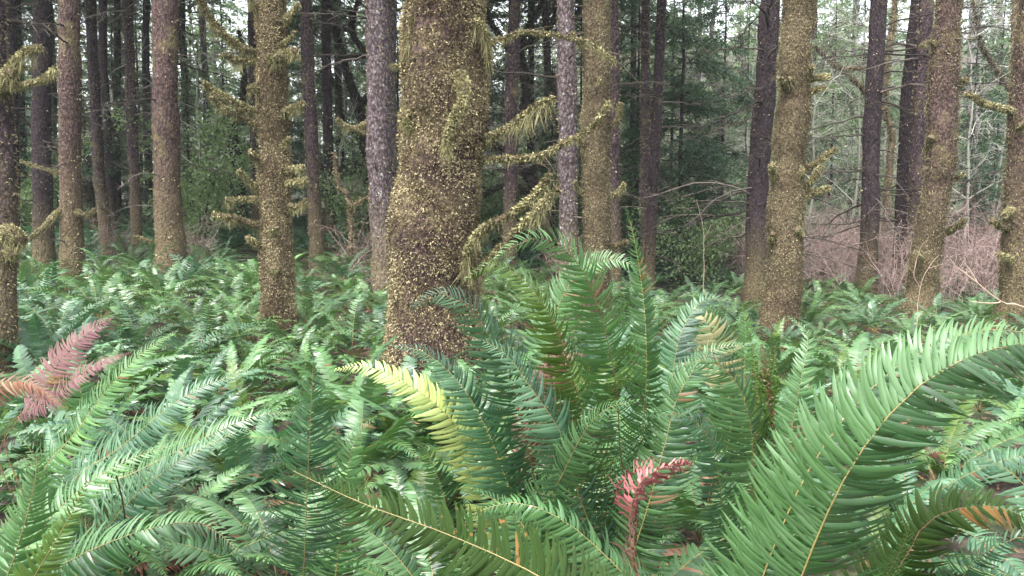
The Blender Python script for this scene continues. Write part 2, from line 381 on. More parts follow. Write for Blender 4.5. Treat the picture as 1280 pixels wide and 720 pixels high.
def add_beard(g, pts, count, L, W, rng, spread=.03, mat=0):
    """hanging strands below a path"""
    pts = np.asarray(pts); i = rng.random(count)*(len(pts)-1); i0 = i.astype(int); f = (i-i0)[:, None]
    P = pts[i0]*(1-f)+pts[i0+1]*f + rng.normal(size=(count, 3))*spread*np.array([1, 1, .4])
    env = np.clip(2.4*vnoise(P*np.array([1, 1, .3]), 9, 21)-.55, .05, 1.2)
    ln = L*env*rng.uniform(.3, 1.1, count)
    D = nrm(np.array([0, 0, -1.])+rng.normal(size=(count, 3))*.3)
    S = nrm(np.cross(D, rand_unit(count, rng)))
    sh = np.clip(.34+rng.normal(size=count)*.2, 0, 1)
    diamonds(g, P, D, S, ln, W*.55*rng.uniform(.4, 1.3, count), sh, mat)
    # crumbly tufts caught along each strand
    for q in (.25, .5, .75):
        k = rng.random(count) < .75
        Q = P[k]+D[k]*(ln[k]*q)[:, None]; D2 = nrm(D[k]*.2+rand_unit(k.sum(), rng)); S2 = nrm(np.cross(D2, rand_unit(k.sum(), rng)))
        diamonds(g, Q, D2, S2, W*rng.uniform(1.2, 3.2, k.sum()), W*.6, sh[k], mat)

def mossy_branch(parent, pts, r0, r1, rng, beard=.12, tuft=.02, bark=None, moss=None, dens=1.0, offset=(0, 0, 0), twigs=0):
    P, Ln = resample(pts, step=.03)
    P = P-np.asarray(offset); n = len(P)
    P = P+np.stack([(vnoise(P, 5, 50+k)-.5)*.05*np.linspace(0.2, 1, n) for k in range(3)], 1)
    r = np.linspace(r0, r1, n)
    g = Geo(); Vg, Dg = tube(g, P, r, 8, rng.random(), 0, noise=.25, nscale=25)
    for k in range(twigs):
        i = rng.integers(n//3, n); d = nrm(nrm(P[i]-P[max(0, i-3)])+rand_unit(1, rng)[0]*.9)
        q = P[i]+d*np.linspace(0, rng.uniform(.08, .3), 5)[:, None]+np.array([0, 0, -1])*(np.linspace(0, .18, 5)**2)[:, None]
        tube(g, q, np.linspace(.004, .0012, 5), 4, .6)
    b = link('branch', g.mesh('branch', [bark or M_bark_moss]), parent)
    g = Geo()
    area = Ln*2*math.pi*(r0+r1)/2
    add_moss(g, Vg, Dg, int(min(9000, area/(tuft*tuft)*9.0*dens)+40), tuft, tuft*.45, rng, thresh=.27, upbias=.06)
    if beard: add_beard(g, P-np.array([0, 0, 1])*r.mean()*.5, int(Ln*520*dens), beard*.9, .006, rng, spread=max(r0*.5, .008))
    link('moss', g.mesh('moss', [M_moss_bough]), b)
    return b

# dead twiggy branches shared by many trees: grows along +X
def dead_branch_geo(L, rng, nt=9, r=.010, droop=-.1, up=.15):
    g = Geo(); t = np.linspace(0, 1, 10)
    P = np.stack([t*L, np.cumsum(rng.normal(size=10))*.02*L, L*(up*t+droop*t*t)+np.cumsum(rng.normal(size=10))*.012*L], 1)
    tube(g, P, r*(1-.8*t), 5, rng.random())
    for k in range(nt):
        i = rng.uniform(.2, .98)*9; i0 = int(i); p = P[i0]*(1-i+i0)+P[min(9, i0+1)]*(i-i0)
        s = 1 if k % 2 else -1; l = L*rng.uniform(.12, .4)*(1.1-i/10)
        u = np.linspace(0, 1, 5); d = nrm(np.array([rng.uniform(.4, 1.1), s*rng.uniform(.4, 1), rng.uniform(-.35, .35)]))
        q = p+d*l*u[:, None]+np.array([0, 0, -.25*l])*(u**2)[:, None]
        tube(g, q, r*.38*(1-.75*u), 4, rng.random(), cap=False)
        for m in range(2):
            e = q[rng.integers(1, 4)]; d2 = nrm(d+rand_unit(1, rng)[0]*.8)
            tube(g, e+d2*(l*rng.uniform(.2, .5))*np.linspace(0, 1, 3)[:, None], np.array([r*.2, r*.15, r*.08]), 3, rng.random(), cap=False)
    return g
r_ = np.random.default_rng(31)
DEAD = [dead_branch_geo(1.0, r_, nt=int(r_.integers(5, 13)), up=float(r_.uniform(-.15, .3)), droop=float(r_.uniform(-.35, .05))).mesh('dead_branch', [M_twig]) for _ in range(8)]
SHORT = [dead_branch_geo(.35, r_, nt=3, r=.011, up=.1).mesh('dead_stub', [M_twig]) for _ in range(4)]

TREES = []
def trunk_tree(name, xt, xb, wpx, D, bark, label, mosspx=0, H=15, flare=.25, ndead=0, deadL=(.6, 1.6), seed=0, yb=320, curve=0, nstub=6, side=None, sides=28, mosscol=None, moss_n=0, group='conifer trunks standing over the ferns', tl=.028, cat='tree'):
    rng = np.random.default_rng(seed+100)
    A = at(xb, yb, D); B = at(xt, 0, D); ax = (B-A)/(B[2]-A[2])
    bx, by = A[0]-ax[0]*A[2], D
    z0 = gz1(bx, by)
    R = wpx/FPX*D/2*(.85 if moss_n > 5000 else .95)
    n = int(H/.12)
    z = np.linspace(-.15, H, n)
    P = np.stack([ax[0]*z, 0*z, z], 1)
    P[:, 0] += curve*np.sin(z*.9+seed)*.1 + (vnoise(P+seed*3.1, .5, 8)-.5)*.07*R/.2
    P[:, 1] += (vnoise(P+seed*5.3, .5, 9)-.5)*.2
    r = R*(1.06-.03*z)*(1+flare*np.exp(-np.maximum(z, 0)*2.0/(R/.2)**.5))
    t = thing(name, label, cat, (bx, by, z0), 0, group)
    g = Geo(); Vg, Dg = tube(g, P, r, sides, .5, 0, noise=.2 if 5000 < moss_n < 200000 else .16 if moss_n > 5000 else .13, nscale=3.6, seed=seed)
    # knots / swellings and fine surface unevenness
    link('trunk', g.mesh('trunk', [bark]), t)
    if moss_n:
        g = Geo(); m = (z < 6.5)
        k = np.where(m)[0][-1]
        add_moss(g, Vg[:k], Dg[:k], moss_n, tl, tl*.42, rng, thresh=.30 if moss_n < 60000 else .2, hang=.5, clump=(4 if moss_n > 200000 else 2) if moss_n > 20000 else 1)
        link('moss', g.mesh('moss', [mosscol or M_moss]), t)
    for k in range(ndead):
        zz = rng.uniform(1.0, min(H-1, 2.0+D*.32)); i = int((zz+.15)/(H+.15)*(n-1))
        a = rng.uniform(0, 2*math.pi) if side is None else side+rng.normal()*.6
        s = rng.uniform(*deadL)
        link('branch', DEAD[rng.integers(8)], t, P[i]+np.array([math.cos(a), math.sin(a), 0])*r[i]*.9, (rng.uniform(-.4, .4), rng.uniform(-.25, .2), a), s)
    for k in range(nstub):
        zz = rng.uniform(.8, min(H-1, 2.0+D*.32)); i = int((zz+.15)/(H+.15)*(n-1))
        a = rng.uniform(math.pi, 2*math.pi) if rng.random() < .6 else rng.uniform(0, 6.28)
        link('branch_stub', SHORT[rng.integers(4)], t, P[i]+np.array([math.cos(a), math.sin(a), 0])*r[i]*.9, (0, rng.uniform(-.5, .3), a), rng.uniform(.5, 1.4))
    TREES.append(dict(x=bx, y=by, r=R, label=label, px=xb, obj=t))
    return t, np.array([bx, by, z0]), P, r

RB = np.random.default_rng(55)
def stub(t, off, pix, D, thick, beard=.1, moss=None, bark=None, tuft=.02, dens=1., twigs=0, Ds=None):
    """mossy branch through pixel points, at the tree's distance (Ds: distance at each point)"""
    n = len(pix)
    Ds = Ds if Ds is not None else [D-.12*i for i in range(n)]
    pts = [at(px, py, d) for (px, py), d in zip(pix, Ds)]
    r = thick*1.25/FPX*D/2; tuft *= 1.3
    return mossy_branch(t, pts, r*.8, r*.45, RB, beard, tuft, bark, moss, dens, off, twigs)

# --- the nearest mossy tree
t, off, P, r = trunk_tree('mossy_spruce', 561, 546, 116, 6.0, M_bark_main, 'thickest trunk of all, scaly red-brown bark coated in yellow moss', H=12, flare=.32, seed=1, nstub=0, sides=64, moss_n=210000, tl=.021, yb=300)
MAIN = (t, off)
D6 = 5.75
def mstub(pix, Ds, thick, **k): return stub(t, off, pix, D6, thick, Ds=Ds, **k)
mstub([(600, 178), (640, 155), (668, 135), (692, 121)], [6.0, 5.8, 5.6, 5.5], 9, beard=.22, twigs=8, moss=M_moss)
mstub([(600, 201), (650, 197), (684, 190), (712, 175), (738, 160), (764, 128)], [6, 5.8, 5.65, 5.55, 5.5, 5.4], 7, beard=.08, twigs=6)
mstub([(583, 335), (590, 300), (608, 284), (650, 258), (692, 220)], [5.75, 5.6, 5.5, 5.3, 5.2], 11, beard=.26, dens=1.4, twigs=8)
mstub([(590, 345), (635, 302), (662, 272), (698, 236)], [5.8, 5.4, 5.2, 5.1], 10, beard=.22, dens=1.3, twigs=8)
mstub([(590, 60), (620, 50), (655, 40), (700, 46), (745, 58), (772, 74)], [6, 5.9, 5.8, 5.8, 5.8, 5.8], 4, beard=.07, moss=M_moss, twigs=8)
mstub([(574, 92), (580, 112), (572, 140), (562, 165), (559, 188)], [5.62, 5.5, 5.48, 5.52, 5.6], 13, beard=.2, dens=1.6)
mstub([(510, 138), (505, 148), (511, 165)], [5.9, 5.75, 5.8], 12, beard=.2, dens=1.6)
mstub([(520, 5), (512, 40), (511, 70)], [5.9, 5.8, 5.85], 6, beard=.3, dens=1.5)
mstub([(590, 20), (606, 40), (611, 80)], [5.8, 5.85, 5.9], 6, beard=.3, dens=1.5)

# --- other front trees with hand-placed mossy stubs
t, off, P, r = trunk_tree('mossy_spruce', 335, 345, 40, 8.5, M_bark_moss, 'slim tree with shaggy mossy stubs and a burl high on its trunk', seed=2, flare=.35, nstub=0, sides=36, moss_n=110000, tl=.022, curve=.15)
S = lambda pix, th, **k: stub(t, off, pix, 8.5, th, **k)
S([(328, 70), (300, 58), (270, 32), (246, -4)], 9, beard=.16, moss=M_moss, dens=1.3)
S([(326, 74), (300, 76), (278, 68)], 9, beard=.2, moss=M_moss, dens=1.4)
S([(345, 62), (358, 50), (370, 38)], 5, beard=.05)
S([(340, 68), (360, 70), (370, 62)], 16, beard=.25, moss=M_moss, dens=1.4)
S([(330, 68), (340, 78), (350, 70)], 14, beard=.2, moss=M_moss, dens=1.5)
S([(330, 145), (300, 132), (276, 118), (254, 104)], 10, beard=.2, dens=1.4)
S([(332, 162), (300, 146), (280, 136), (262, 122)], 8, beard=.2, dens=1.3)
S([(345, 148), (362, 138), (381, 128)], 11, beard=.16)
S([(345, 185), (357, 180), (361, 172)], 7, beard=.12)
S([(330, 240), (310, 225), (299, 212)], 9, beard=.14)
S([(333, 252), (308, 248), (283, 249)], 8, beard=.14)
S([(335, 285), (300, 275), (266, 267)], 10, beard=.14)
S([(345, 232), (366, 228), (384, 222)], 8, beard=.1)
S([(345, 218), (362, 212), (378, 206)], 8, beard=.12)
S([(350, 300), (342, 290), (340, 282)], 10, beard=.15)
S([(335, 118), (318, 108), (308, 112)], 9, beard=.15)
S([(345, 30), (362, 20), (372, 4)], 8, beard=.12)
S([(350, 255), (372, 258), (384, 250)], 8, beard=.14)
S([(338, 310), (322, 306), (312, 298)], 9, beard=.12)
S([(340, 205), (322, 200), (312, 190)], 9, beard=.16)
S([(328, 20), (316, 8), (312, -6)], 8, beard=.12)
S([(352, 350), (345, 342), (344, 336)], 10, beard=.14)

t, off, P, r = trunk_tree('mossy_spruce', -14, 0, 44, 7.0, M_bark_purple, 'dark trunk cut by the frame edge, carrying ragged moss clumps', seed=3, flare=.2, nstub=0, sides=30, moss_n=9000, tl=.03, curve=.2)
S = lambda pix, th, **k: stub(t, off, pix, 7.0, th, **k)
S([(-8, 108), (15, 82), (30, 66), (48, 60)], 10, beard=.22, moss=M_moss, dens=1.5)
S([(-5, 108), (20, 108), (45, 100), (72, 86)], 8, beard=.1)
S([(0, 118), (10, 95), (14, 88)], 18, beard=.22, moss=M_moss, dens=1.4)
S([(0, 300), (14, 290), (26, 300)], 24, beard=.2, moss=M_moss, dens=1.3)
S([(2, 330), (10, 318), (14, 320)], 16, beard=.2, moss=M_moss)

t, off, P, r = trunk_tree('mossy_spruce', 998, 979, 44, 9.0, M_bark_moss, 'olive mossy trunk with fuzzy stubs, left of the slim dark one', seed=4, flare=.3, nstub=0, sides=36, moss_n=100000, tl=.02, mosscol=M_moss_g)
tag(t, 'evenly moss-furred trunk with fuzzy upturned stubs beside the reddish thicket')
S = lambda pix, th, **k: stub(t, off, pix, 9.0, th, moss=M_moss_g, **k)
S([(985, 115), (980, 106), (972, 97)], 8, beard=.05)
S([(990, 118), (986, 108), (988, 96)], 9, beard=.1)
S([(1003, 102), (1010, 92), (1016, 82)], 8, beard=.06)
S([(1000, 103), (1020, 97), (1038, 93)], 9, beard=.05)
S([(1000, 118), (1020, 112), (1032, 108)], 8, beard=.06)
S([(990, 212), (1020, 204), (1045, 186)], 10, beard=.06)
S([(988, 245), (1008, 232), (1028, 208)], 10, beard=.05)
S([(990, 228), (997, 220), (1004, 211)], 9, beard=.1)
S([(990, 248), (1018, 240), (1038, 232)], 9, beard=.05)
S([(975, 225), (966, 216), (964, 206)], 9, beard=.1)
S([(990, 312), (997, 298), (996, 284)], 13, beard=.1)
S([(968, 310), (964, 300), (966, 294)], 10, beard=.1)

t, off, P, r = trunk_tree('mossy_spruce', 747, 745, 38, 9.5, M_bark_moss, 'mossy olive trunk just beyond the drooping mossy boughs', seed=5, flare=.2, nstub=3, sides=32, moss_n=75000, tl=.02, mosscol=M_moss_g)
S = lambda pix, th, **k: stub(t, off, pix, 9.5, th, **k)
S([(740, 118), (746, 108), (750, 96)], 5, beard=.1)
S([(760, 312), (776, 306), (786, 302)], 8, beard=.08)
S([(748, 170), (772, 150), (778, 128)], 7, beard=.15)
S([(740, 60), (724, 52), (716, 40)], 6, beard=.15)
S([(752, 250), (770, 242), (780, 228)], 7, beard=.15)
S([(742, 190), (730, 182), (722, 170)], 7, beard=.2)
S([(735, 240), (722, 236), (720, 225)], 6, beard=.15)

t, off, P, r = trunk_tree('mossy_spruce', 1188, 1160, 38, 10.5, M_bark_red, 'ruddy trunk greened with moss, smooth patch high up, three stubs', seed=6, flare=.3, nstub=2, sides=32, moss_n=40000, tl=.022, mosscol=M_moss_g)
tag(t, 'ruddy trunk half greened with moss, bearing three short fuzzy stubs')
S = lambda pix, th, **k: stub(t, off, pix, 10.5, th, moss=M_moss_g, **k)
S([(1188, 116), (1200, 106), (1210, 96)], 8, beard=.05)
S([(1163, 195), (1162, 182), (1164, 170)], 12, beard=.15)
S([(1184, 290), (1196, 282), (1207, 272)], 9, beard=.05)

S([(1176, 60), (1162, 52), (1152, 56)], 7, beard=.08)
S([(1180, 225), (1196, 222), (1206, 216)], 6, beard=.08)
S([(1160, 330), (1150, 322), (1143, 314)], 8, beard=.1)
t, off, P, r = trunk_tree('mossy_spruce', 1290, 1268, 36, 9.0, M_bark_red, 'mossy trunk at the far edge beside the bare pink twigs', seed=7, flare=.3, nstub=2, sides=32, moss_n=40000, tl=.022, mosscol=M_moss_g)
S = lambda pix, th, **k: stub(t, off, pix, 9.0, th, moss=M_moss_g, **k)
S([(1275, 140), (1250, 135), (1228, 127), (1208, 115)], 8, beard=.05)
S([(1270, 285), (1252, 284), (1239, 276)], 11, beard=.06)
S([(1270, 265), (1262, 262), (1256, 268)], 10, beard=.1)
S([(1270, 328), (1262, 322), (1246, 318)], 9, beard=.1)
S([(1272, 168), (1275, 160), (1276, 155)], 9, beard=.1)

# --- plain forest trunks: xt, xb, width, distance, bark, label
plain = [
 (8, 14, 20, 14, M_bark_dark, 'dark trunk just behind the ragged mossy one at the edge', 3),
 (55, 56, 23, 14, M_bark_dark, 'almost black straight trunk among the crowded far trunks', 6),
 (86, 90, 27, 12, M_bark_red, 'reddish-brown trunk with a mossy curved bough reaching low', 5),
 (113, 132, 14, 17, M_bark_purple, 'thin leaning purplish trunk between the reddish and the dim poles', 5),
 (148, 148, 9, 22, M_bark_dark, 'very thin dim pole seen far back in the crowded trunks', 3),
 (160, 172, 13, 16, M_bark_purple, 'slender purple trunk beside the broad brown double-width one', 6),
 (184, 187, 10, 24, M_bark_dark, 'faint thin trunk squeezed against the broad brown one', 3),
 (208, 213, 33, 12.5, M_bark_red, 'broad brown trunk with tiny dead stubs, widest of the crowded group', 8),
 (316, 322, 13, 18, M_bark_purple, 'slim violet trunk half hidden behind the burled mossy tree', 3),
 (383, 394, 17, 15, M_bark_purple, 'narrow dark violet trunk just right of the burled mossy tree', 6),
 (407, 413, 13, 18, M_bark_dark, 'thin dusky trunk before the crooked mossy maple', 5),
 (468, 482, 33, 12, M_bark_lichen, 'pale lilac trunk flecked with lichen, mossy at its foot', 3),
 (489, 489, 15, 16, M_bark_lichen, 'thin greyish trunk hiding behind the lilac lichen-flecked one', 3),
 (643, 636, 18, 16, M_bark_purple, 'dim purple trunk seen through the drooping mossy boughs', 5),
 (707, 711, 25, 12, M_bark_lichen, 'grey lichen-spotted trunk beside the olive mossy one', 4),
 (768, 769, 14, 14, M_bark_purple, 'thin shaded trunk tucked behind the olive mossy one', 3),
 (807, 809, 13, 15.5, M_bark_purple, 'lighter stem of the close-set pair of twin trunks', 8),
 (827, 812, 14, 15, M_bark_dark, 'darker leaning stem of the close-set pair of twin trunks', 9),
 (964, 947, 28, 13, M_bark_dark, 'dark leaning trunk with many bare side branches', 14),
 (1100, 1084, 22, 14, M_bark_dark, 'slim near-black trunk standing alone before the reddish thicket', 9),
 (1143, 1128, 17, 14.6, M_bark_dark, 'dark trunk showing at the edge of its plum-coloured neighbour', 6),
 (1157, 1141, 20, 14, M_bark_purple, 'plum-coloured trunk partly behind the ruddy mossy one', 8),
]
for i, (xt, xb, wp, D, bk, lb, nd) in enumerate(plain):
    t, off, P, r = trunk_tree('spruce_tree', xt, xb, wp, D, bk, lb, seed=20+i, ndead=int(nd*2.6), deadL=(.6, 1.7) if xb < 900 else (.9, 2.2), sides=20, nstub=8, flare=.3, H=16, moss_n=2500 if bk is not M_bark_dark else 800, mosscol=M_moss, tl=.04)
    if xb == 90:
        stub(t, off, [(86, 258), (72, 266), (58, 282), (34, 299)], 12, 8, beard=.1, moss=M_moss_g)
        stub(t, off, [(84, 220), (55, 210), (25, 200)], 12, 4, beard=.06, moss=M_moss_g)
        stub(t, off, [(92, 262), (106, 268), (120, 262)], 12, 8, beard=.1, moss=M_moss_g)
    if xb == 213:
        stub(t, off, [(205, 308), (185, 302), (165, 296)], 12.5, 5, beard=.05, moss=M_moss_g)
    if xb == 482:
        stub(t, off, [(465, 152), (440, 160), (421, 148)], 12, 7, beard=.2, moss=M_moss)
        stub(t, off, [(462, 168), (445, 162), (430, 155)], 12, 6, beard=.2, moss=M_moss)
        stub(t, off, [(470, 80), (500, 82), (512, 74)], 12, 4, beard=.1, moss=M_moss)
far = [(-20, 17, 20), (34, 10, 24), (74, 9, 26), (140, 12, 21), (128, 9, 28), (236, 11, 26), (262, 10, 30), (360, 9, 24), (425, 8, 27), (528, 12, 22), (600, 10, 24), (664, 9, 26), (682, 11, 22), (790, 9, 26), (870, 7, 34), (1010, 8, 30), (1060, 6, 34), (1210, 17, 24), (1240, 9, 30)]
descr = ['nearest the frame edge', 'behind the near-black straight trunk', 'beside the reddish-brown trunk', 'between two slender purple poles', 'in the gap of the crowded poles',
 'just past the broad brown trunk', 'in the bright gap past the broad brown trunk', 'behind the burled mossy tree', 'by the crooked maple', 'tight behind the thickest trunk', 'showing beyond the thickest trunk',
 'under the drooping mossy boughs', 'behind the grey lichen-spotted trunk', 'near the close-set twin trunks', 'out past the twin trunks', 'beyond the fuzzy-stubbed trunk', 'in the pale clearing before the slim near-black trunk', 'pinkish grey beyond the ruddy mossy trunk', 'in the bright gap near the frame edge']
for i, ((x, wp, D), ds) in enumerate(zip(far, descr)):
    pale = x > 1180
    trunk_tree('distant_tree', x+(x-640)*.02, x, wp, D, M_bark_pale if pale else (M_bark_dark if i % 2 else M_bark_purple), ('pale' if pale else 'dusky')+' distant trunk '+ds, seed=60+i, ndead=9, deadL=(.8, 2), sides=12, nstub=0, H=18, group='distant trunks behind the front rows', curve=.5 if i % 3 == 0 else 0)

# --- crooked mossy trees (maples) with dark arching limbs
def limb_tree(name, label, limbs, D, bark, moss, seed, mossn=3000, twig=14, cat='tree'):
    rng = np.random.default_rng(seed)
    p0 = at(limbs[0][0][0][0], limbs[0][0][0][1], D)
    base = np.array([p0[0], D, gz1(p0[0], D)])
    t = thing(name, label, cat, base)
    for k, (pix, w0, w1) in enumerate(limbs):
        pts = [at(x, y, D-.25*i*(1 if k % 2 else -.5)) for i, (x, y) in enumerate(pix)]
        if k == 0: pts = [base+np.array([0, 0, -.1])] + pts
        Pp, Ln = resample(pts, step=.09); Pp = Pp-base; n = len(Pp)
        Pp = Pp+np.stack([(vnoise(Pp, 1.6, 70+m)-.5)*.16 for m in range(3)], 1)*np.linspace(.1, 1, n)[:, None]
        r = np.linspace(w0, w1, n)/FPX*D/2
        g = Geo(); Vg, Dg = tube(g, Pp, r, 10, rng.random(), 0, noise=.25, nscale=6)
        o = link('trunk' if k == 0 else 'branch', g.mesh('limb', [bark]), t)
        g = Geo()
        add_moss(g, Vg, Dg, int(mossn*Ln/4)+60, .06, .022, rng, thresh=.33, upbias=.1)
        add_beard(g, Pp, int(Ln*30), .28, .016, rng, spread=.04)
        link('moss', g.mesh('moss', [moss]), o)
        for m in range(twig if k else twig//2):
            i = rng.integers(n//4, n)
            link('twig', DEAD[rng.integers(8)], o, Pp[i], (rng.uniform(0, 6.3), rng.uniform(-1.2, .6), rng.uniform(0, 6.3)), rng.uniform(.5, 1.4))
    return t
limb_tree('crooked_maple', 'crooked maple with black-green arching limbs left of the lilac trunk', [
  ([(462, 300), (458, 200), (448, 130), (428, 70), (412, 20), (402, -40)], 14, 8),
  ([(450, 135), (470, 90), (440, 40), (460, -20)], 8, 5), ([(430, 75), (462, 70), (500, 85), (525, 60)], 7, 4),
  ([(455, 210), (430, 214), (400, 208)], 9, 6), ([(456, 180), (430, 150), (424, 110), (400, 90)], 6, 3)], 19, M_bark_dark, M_moss_dark, 201)
limb_tree('crooked_maple', 'mossy maple with looping limbs in the gap past the thickest trunk', [
  ([(690, 330), (672, 240), (640, 190), (660, 120), (650, 60), (680, 0)], 16, 7),
  ([(660, 215), (690, 190), (700, 150), (685, 100)], 8, 4), ([(640, 190), (615, 180), (600, 150)], 8, 4),
  ([(655, 100), (630, 50), (610, 20), (600, -20)], 8, 4), ([(660, 240), (630, 232), (605, 245)], 8, 5), ([(655, 60), (690, 30), (700, -10)], 7, 4)], 18, M_bark_dark, M_moss_dark, 202)
limb_tree('crooked_maple', 'stooping dark trunk in the bright gap behind the burled tree', [
  ([(300, 320), (296, 220), (290, 160), (278, 130), (262, 105)], 20, 10), ([(290, 165), (305, 110), (300, 40)], 8, 4)], 20, M_bark_dark, M_moss_dark, 203)
limb_tree('crooked_maple', 'black twisting stem crossing behind the slender purple poles', [
  ([(122, 300), (112, 250), (105, 190), (100, 120), (80, 60)], 11, 6), ([(108, 210), (140, 160), (165, 90)], 6, 3), ([(112, 250), (80, 200), (30, 150)], 6, 3)], 21, M_bark_dark, M_moss_dark, 204)
limb_tree('crooked_alder', 'pale mossy forked alder beyond the twin trunks', [
  ([(905, 300), (900, 200), (898, 110), (890, 40), (900, -20)], 7, 4), ([(898, 120), (880, 80), (860, 20)], 5, 3), ([(900, 160), (930, 120), (925, 40)], 5, 3)], 26, M_bark_pale, M_moss_g, 205, twig=20)
limb_tree('crooked_alder', 'thin wavy mossy alder beside the slim near-black trunk', [
  ([(1104, 320), (1108, 250), (1114, 180), (1106, 130), (1112, 60), (1120, -10)], 9, 5), ([(1110, 140), (1060, 95), (1020, 60)], 6, 3), ([(1110, 120), (1085, 90), (1040, 85)], 4, 2)], 18, M_bark_moss, M_moss_g, 206, twig=14)
limb_tree('crooked_alder', 'moss-yellowed alder glimpsed between the ruddy trunk and frame edge', [
  ([(1262, 300), (1266, 180), (1268, 60), (1270, -30)], 11, 8), ([(1266, 120), (1230, 60), (1215, 0)], 5, 3)], 20, M_bark_moss, M_moss_g, 207)
limb_tree('crooked_alder', 'mossy bent sapling in the open middle distance', [
  ([(440, 305), (436, 250), (420, 230), (415, 190)], 5, 3), ([(436, 260), (470, 240), (505, 215)], 4, 2)], 14, M_bark_moss, M_moss, 208, mossn=1500, twig=5)

# ------------------------------------------------------------------ evergreen foliage behind the trunks
def needle_crown(H, rad, nbr, rng, ltw=.14, wtw=.035, z0=.4, per=26):
    g = Geo(); Ps = []; Ds = []; Ss = []; Rs = []; Ls = []
    for b in range(nbr):
        z = z0+(H-z0)*(b+rng.random())/nbr; L = rad*(1-.75*((z-z0)/(H-z0))**1.3)*rng.uniform(.55, 1.15)
        a = rng.uniform(0, 6.283); up = rng.uniform(-.05, .3)
        ca, sa = math.cos(a), math.sin(a); side = np.array([-sa, ca, 0])
        tt = np.linspace(0, 1, 9)[:, None]
        ax = np.array([ca, sa, 0])*L*tt+np.array([0, 0, 1])*(z+L*(up*tt-.45*tt**2))
        tube(g, ax, .018*(1-.8*tt[:, 0]), 3, .4, 1, cap=False)
        nt = int(per*L)+6; shade = rng.uniform(-.2, .25)
        for k in range(nt):
            u = rng.uniform(.12, 1); i = u*8; i0 = min(7, int(i)); p = ax[i0]*(1-i+i0)+ax[i0+1]*(i-i0)
            tl = L*.38*(1.15-u)*rng.uniform(.5, 1.2)+.08
            s = 1 if k % 2 else -1
            td = nrm(np.array([ca, sa, 0])*rng.uniform(.5, 1.1)+side*s+np.array([0, 0, rng.uniform(-.5, -.05)]))
            m = max(2, int(tl/.045)); v = np.linspace(.05, 1, m)[:, None]
            q = p+td*tl*v+np.array([0, 0, -.25*tl])*v**2
            Ps.append(q); d = nrm(td+rng.normal(size=(m, 3))*.45); Ds.append(d)
            Ss.append(nrm(np.cross(d, np.array([0, 0, 1.])+rng.normal(size=(m, 3))*.35)))
            Rs.append(np.full(m, .45+shade)+rng.normal(size=m)*.12+.2*v[:, 0]); Ls.append(rng.uniform(.7, 1.2, m)*ltw)
    Pp = np.concatenate(Ps); L_ = np.concatenate(Ls)
    diamonds(g, Pp, np.concatenate(Ds), np.concatenate(Ss), L_, wtw*L_/ltw, np.clip(np.concatenate(Rs), 0, 1))
    return g
rc = np.random.default_rng(77)
CROWNS = []
for v in range(4):
    gg = needle_crown([9, 11, 7, 10][v], [2.3, 2.7, 2.0, 2.4][v], [75, 95, 60, 85][v], rc)
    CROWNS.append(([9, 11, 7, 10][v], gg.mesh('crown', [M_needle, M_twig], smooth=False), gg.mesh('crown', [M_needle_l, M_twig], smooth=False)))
print('crown faces', [len(c[1].polygons) for c in CROWNS])
def pole_mesh(H, r=.07):
    g = Geo(); z = np.linspace(-.2, H, 20); P = np.stack([(vnoise(np.stack([z, z, z], 1), .6, 2)-.5)*.2, 0*z, z], 1)
    tube(g, P, r*(1-.85*np.clip(z/H, 0, 1)), 8, .5); return g.mesh('trunk', [M_bark_dark])
POLES = [pole_mesh(c[0]) for c in CROWNS]
re_ = np.random.default_rng(88)
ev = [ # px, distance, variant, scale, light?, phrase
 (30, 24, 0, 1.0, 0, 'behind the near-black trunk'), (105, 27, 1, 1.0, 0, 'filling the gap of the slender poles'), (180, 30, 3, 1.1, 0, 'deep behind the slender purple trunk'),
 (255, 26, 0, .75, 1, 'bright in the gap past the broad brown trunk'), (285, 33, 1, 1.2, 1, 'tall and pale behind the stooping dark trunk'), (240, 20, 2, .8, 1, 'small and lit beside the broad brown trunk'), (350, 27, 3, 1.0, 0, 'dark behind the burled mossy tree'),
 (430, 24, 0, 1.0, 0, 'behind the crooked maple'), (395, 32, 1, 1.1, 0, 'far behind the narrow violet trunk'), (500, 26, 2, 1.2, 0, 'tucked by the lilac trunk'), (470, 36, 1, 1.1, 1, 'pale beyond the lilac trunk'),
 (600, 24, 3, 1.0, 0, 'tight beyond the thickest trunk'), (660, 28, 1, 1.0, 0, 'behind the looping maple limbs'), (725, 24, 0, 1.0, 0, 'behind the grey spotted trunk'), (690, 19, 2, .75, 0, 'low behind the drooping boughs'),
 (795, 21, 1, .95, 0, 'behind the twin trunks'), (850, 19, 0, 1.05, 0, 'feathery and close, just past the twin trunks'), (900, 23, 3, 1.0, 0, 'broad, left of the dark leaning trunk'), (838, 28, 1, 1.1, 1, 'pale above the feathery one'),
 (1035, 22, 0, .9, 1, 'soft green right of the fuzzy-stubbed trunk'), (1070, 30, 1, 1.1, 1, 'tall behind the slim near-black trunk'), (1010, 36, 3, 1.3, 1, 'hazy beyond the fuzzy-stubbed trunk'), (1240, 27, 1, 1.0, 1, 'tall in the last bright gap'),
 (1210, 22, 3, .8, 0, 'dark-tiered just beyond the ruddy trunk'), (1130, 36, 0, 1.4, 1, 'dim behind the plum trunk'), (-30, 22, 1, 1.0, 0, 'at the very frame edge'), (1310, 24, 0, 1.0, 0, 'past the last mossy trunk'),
 (60, 33, 3, 1.2, 0, 'far in the crowded poles'), (150, 22, 2, 1.0, 0, 'low among the crowded poles'), (560, 34, 1, 1.2, 0, 'far behind the thickest trunk'), (760, 34, 3, 1.2, 0, 'far behind the olive mossy trunk'), (930, 34, 1, 1.2, 1, 'pale beyond the bare side branches')]
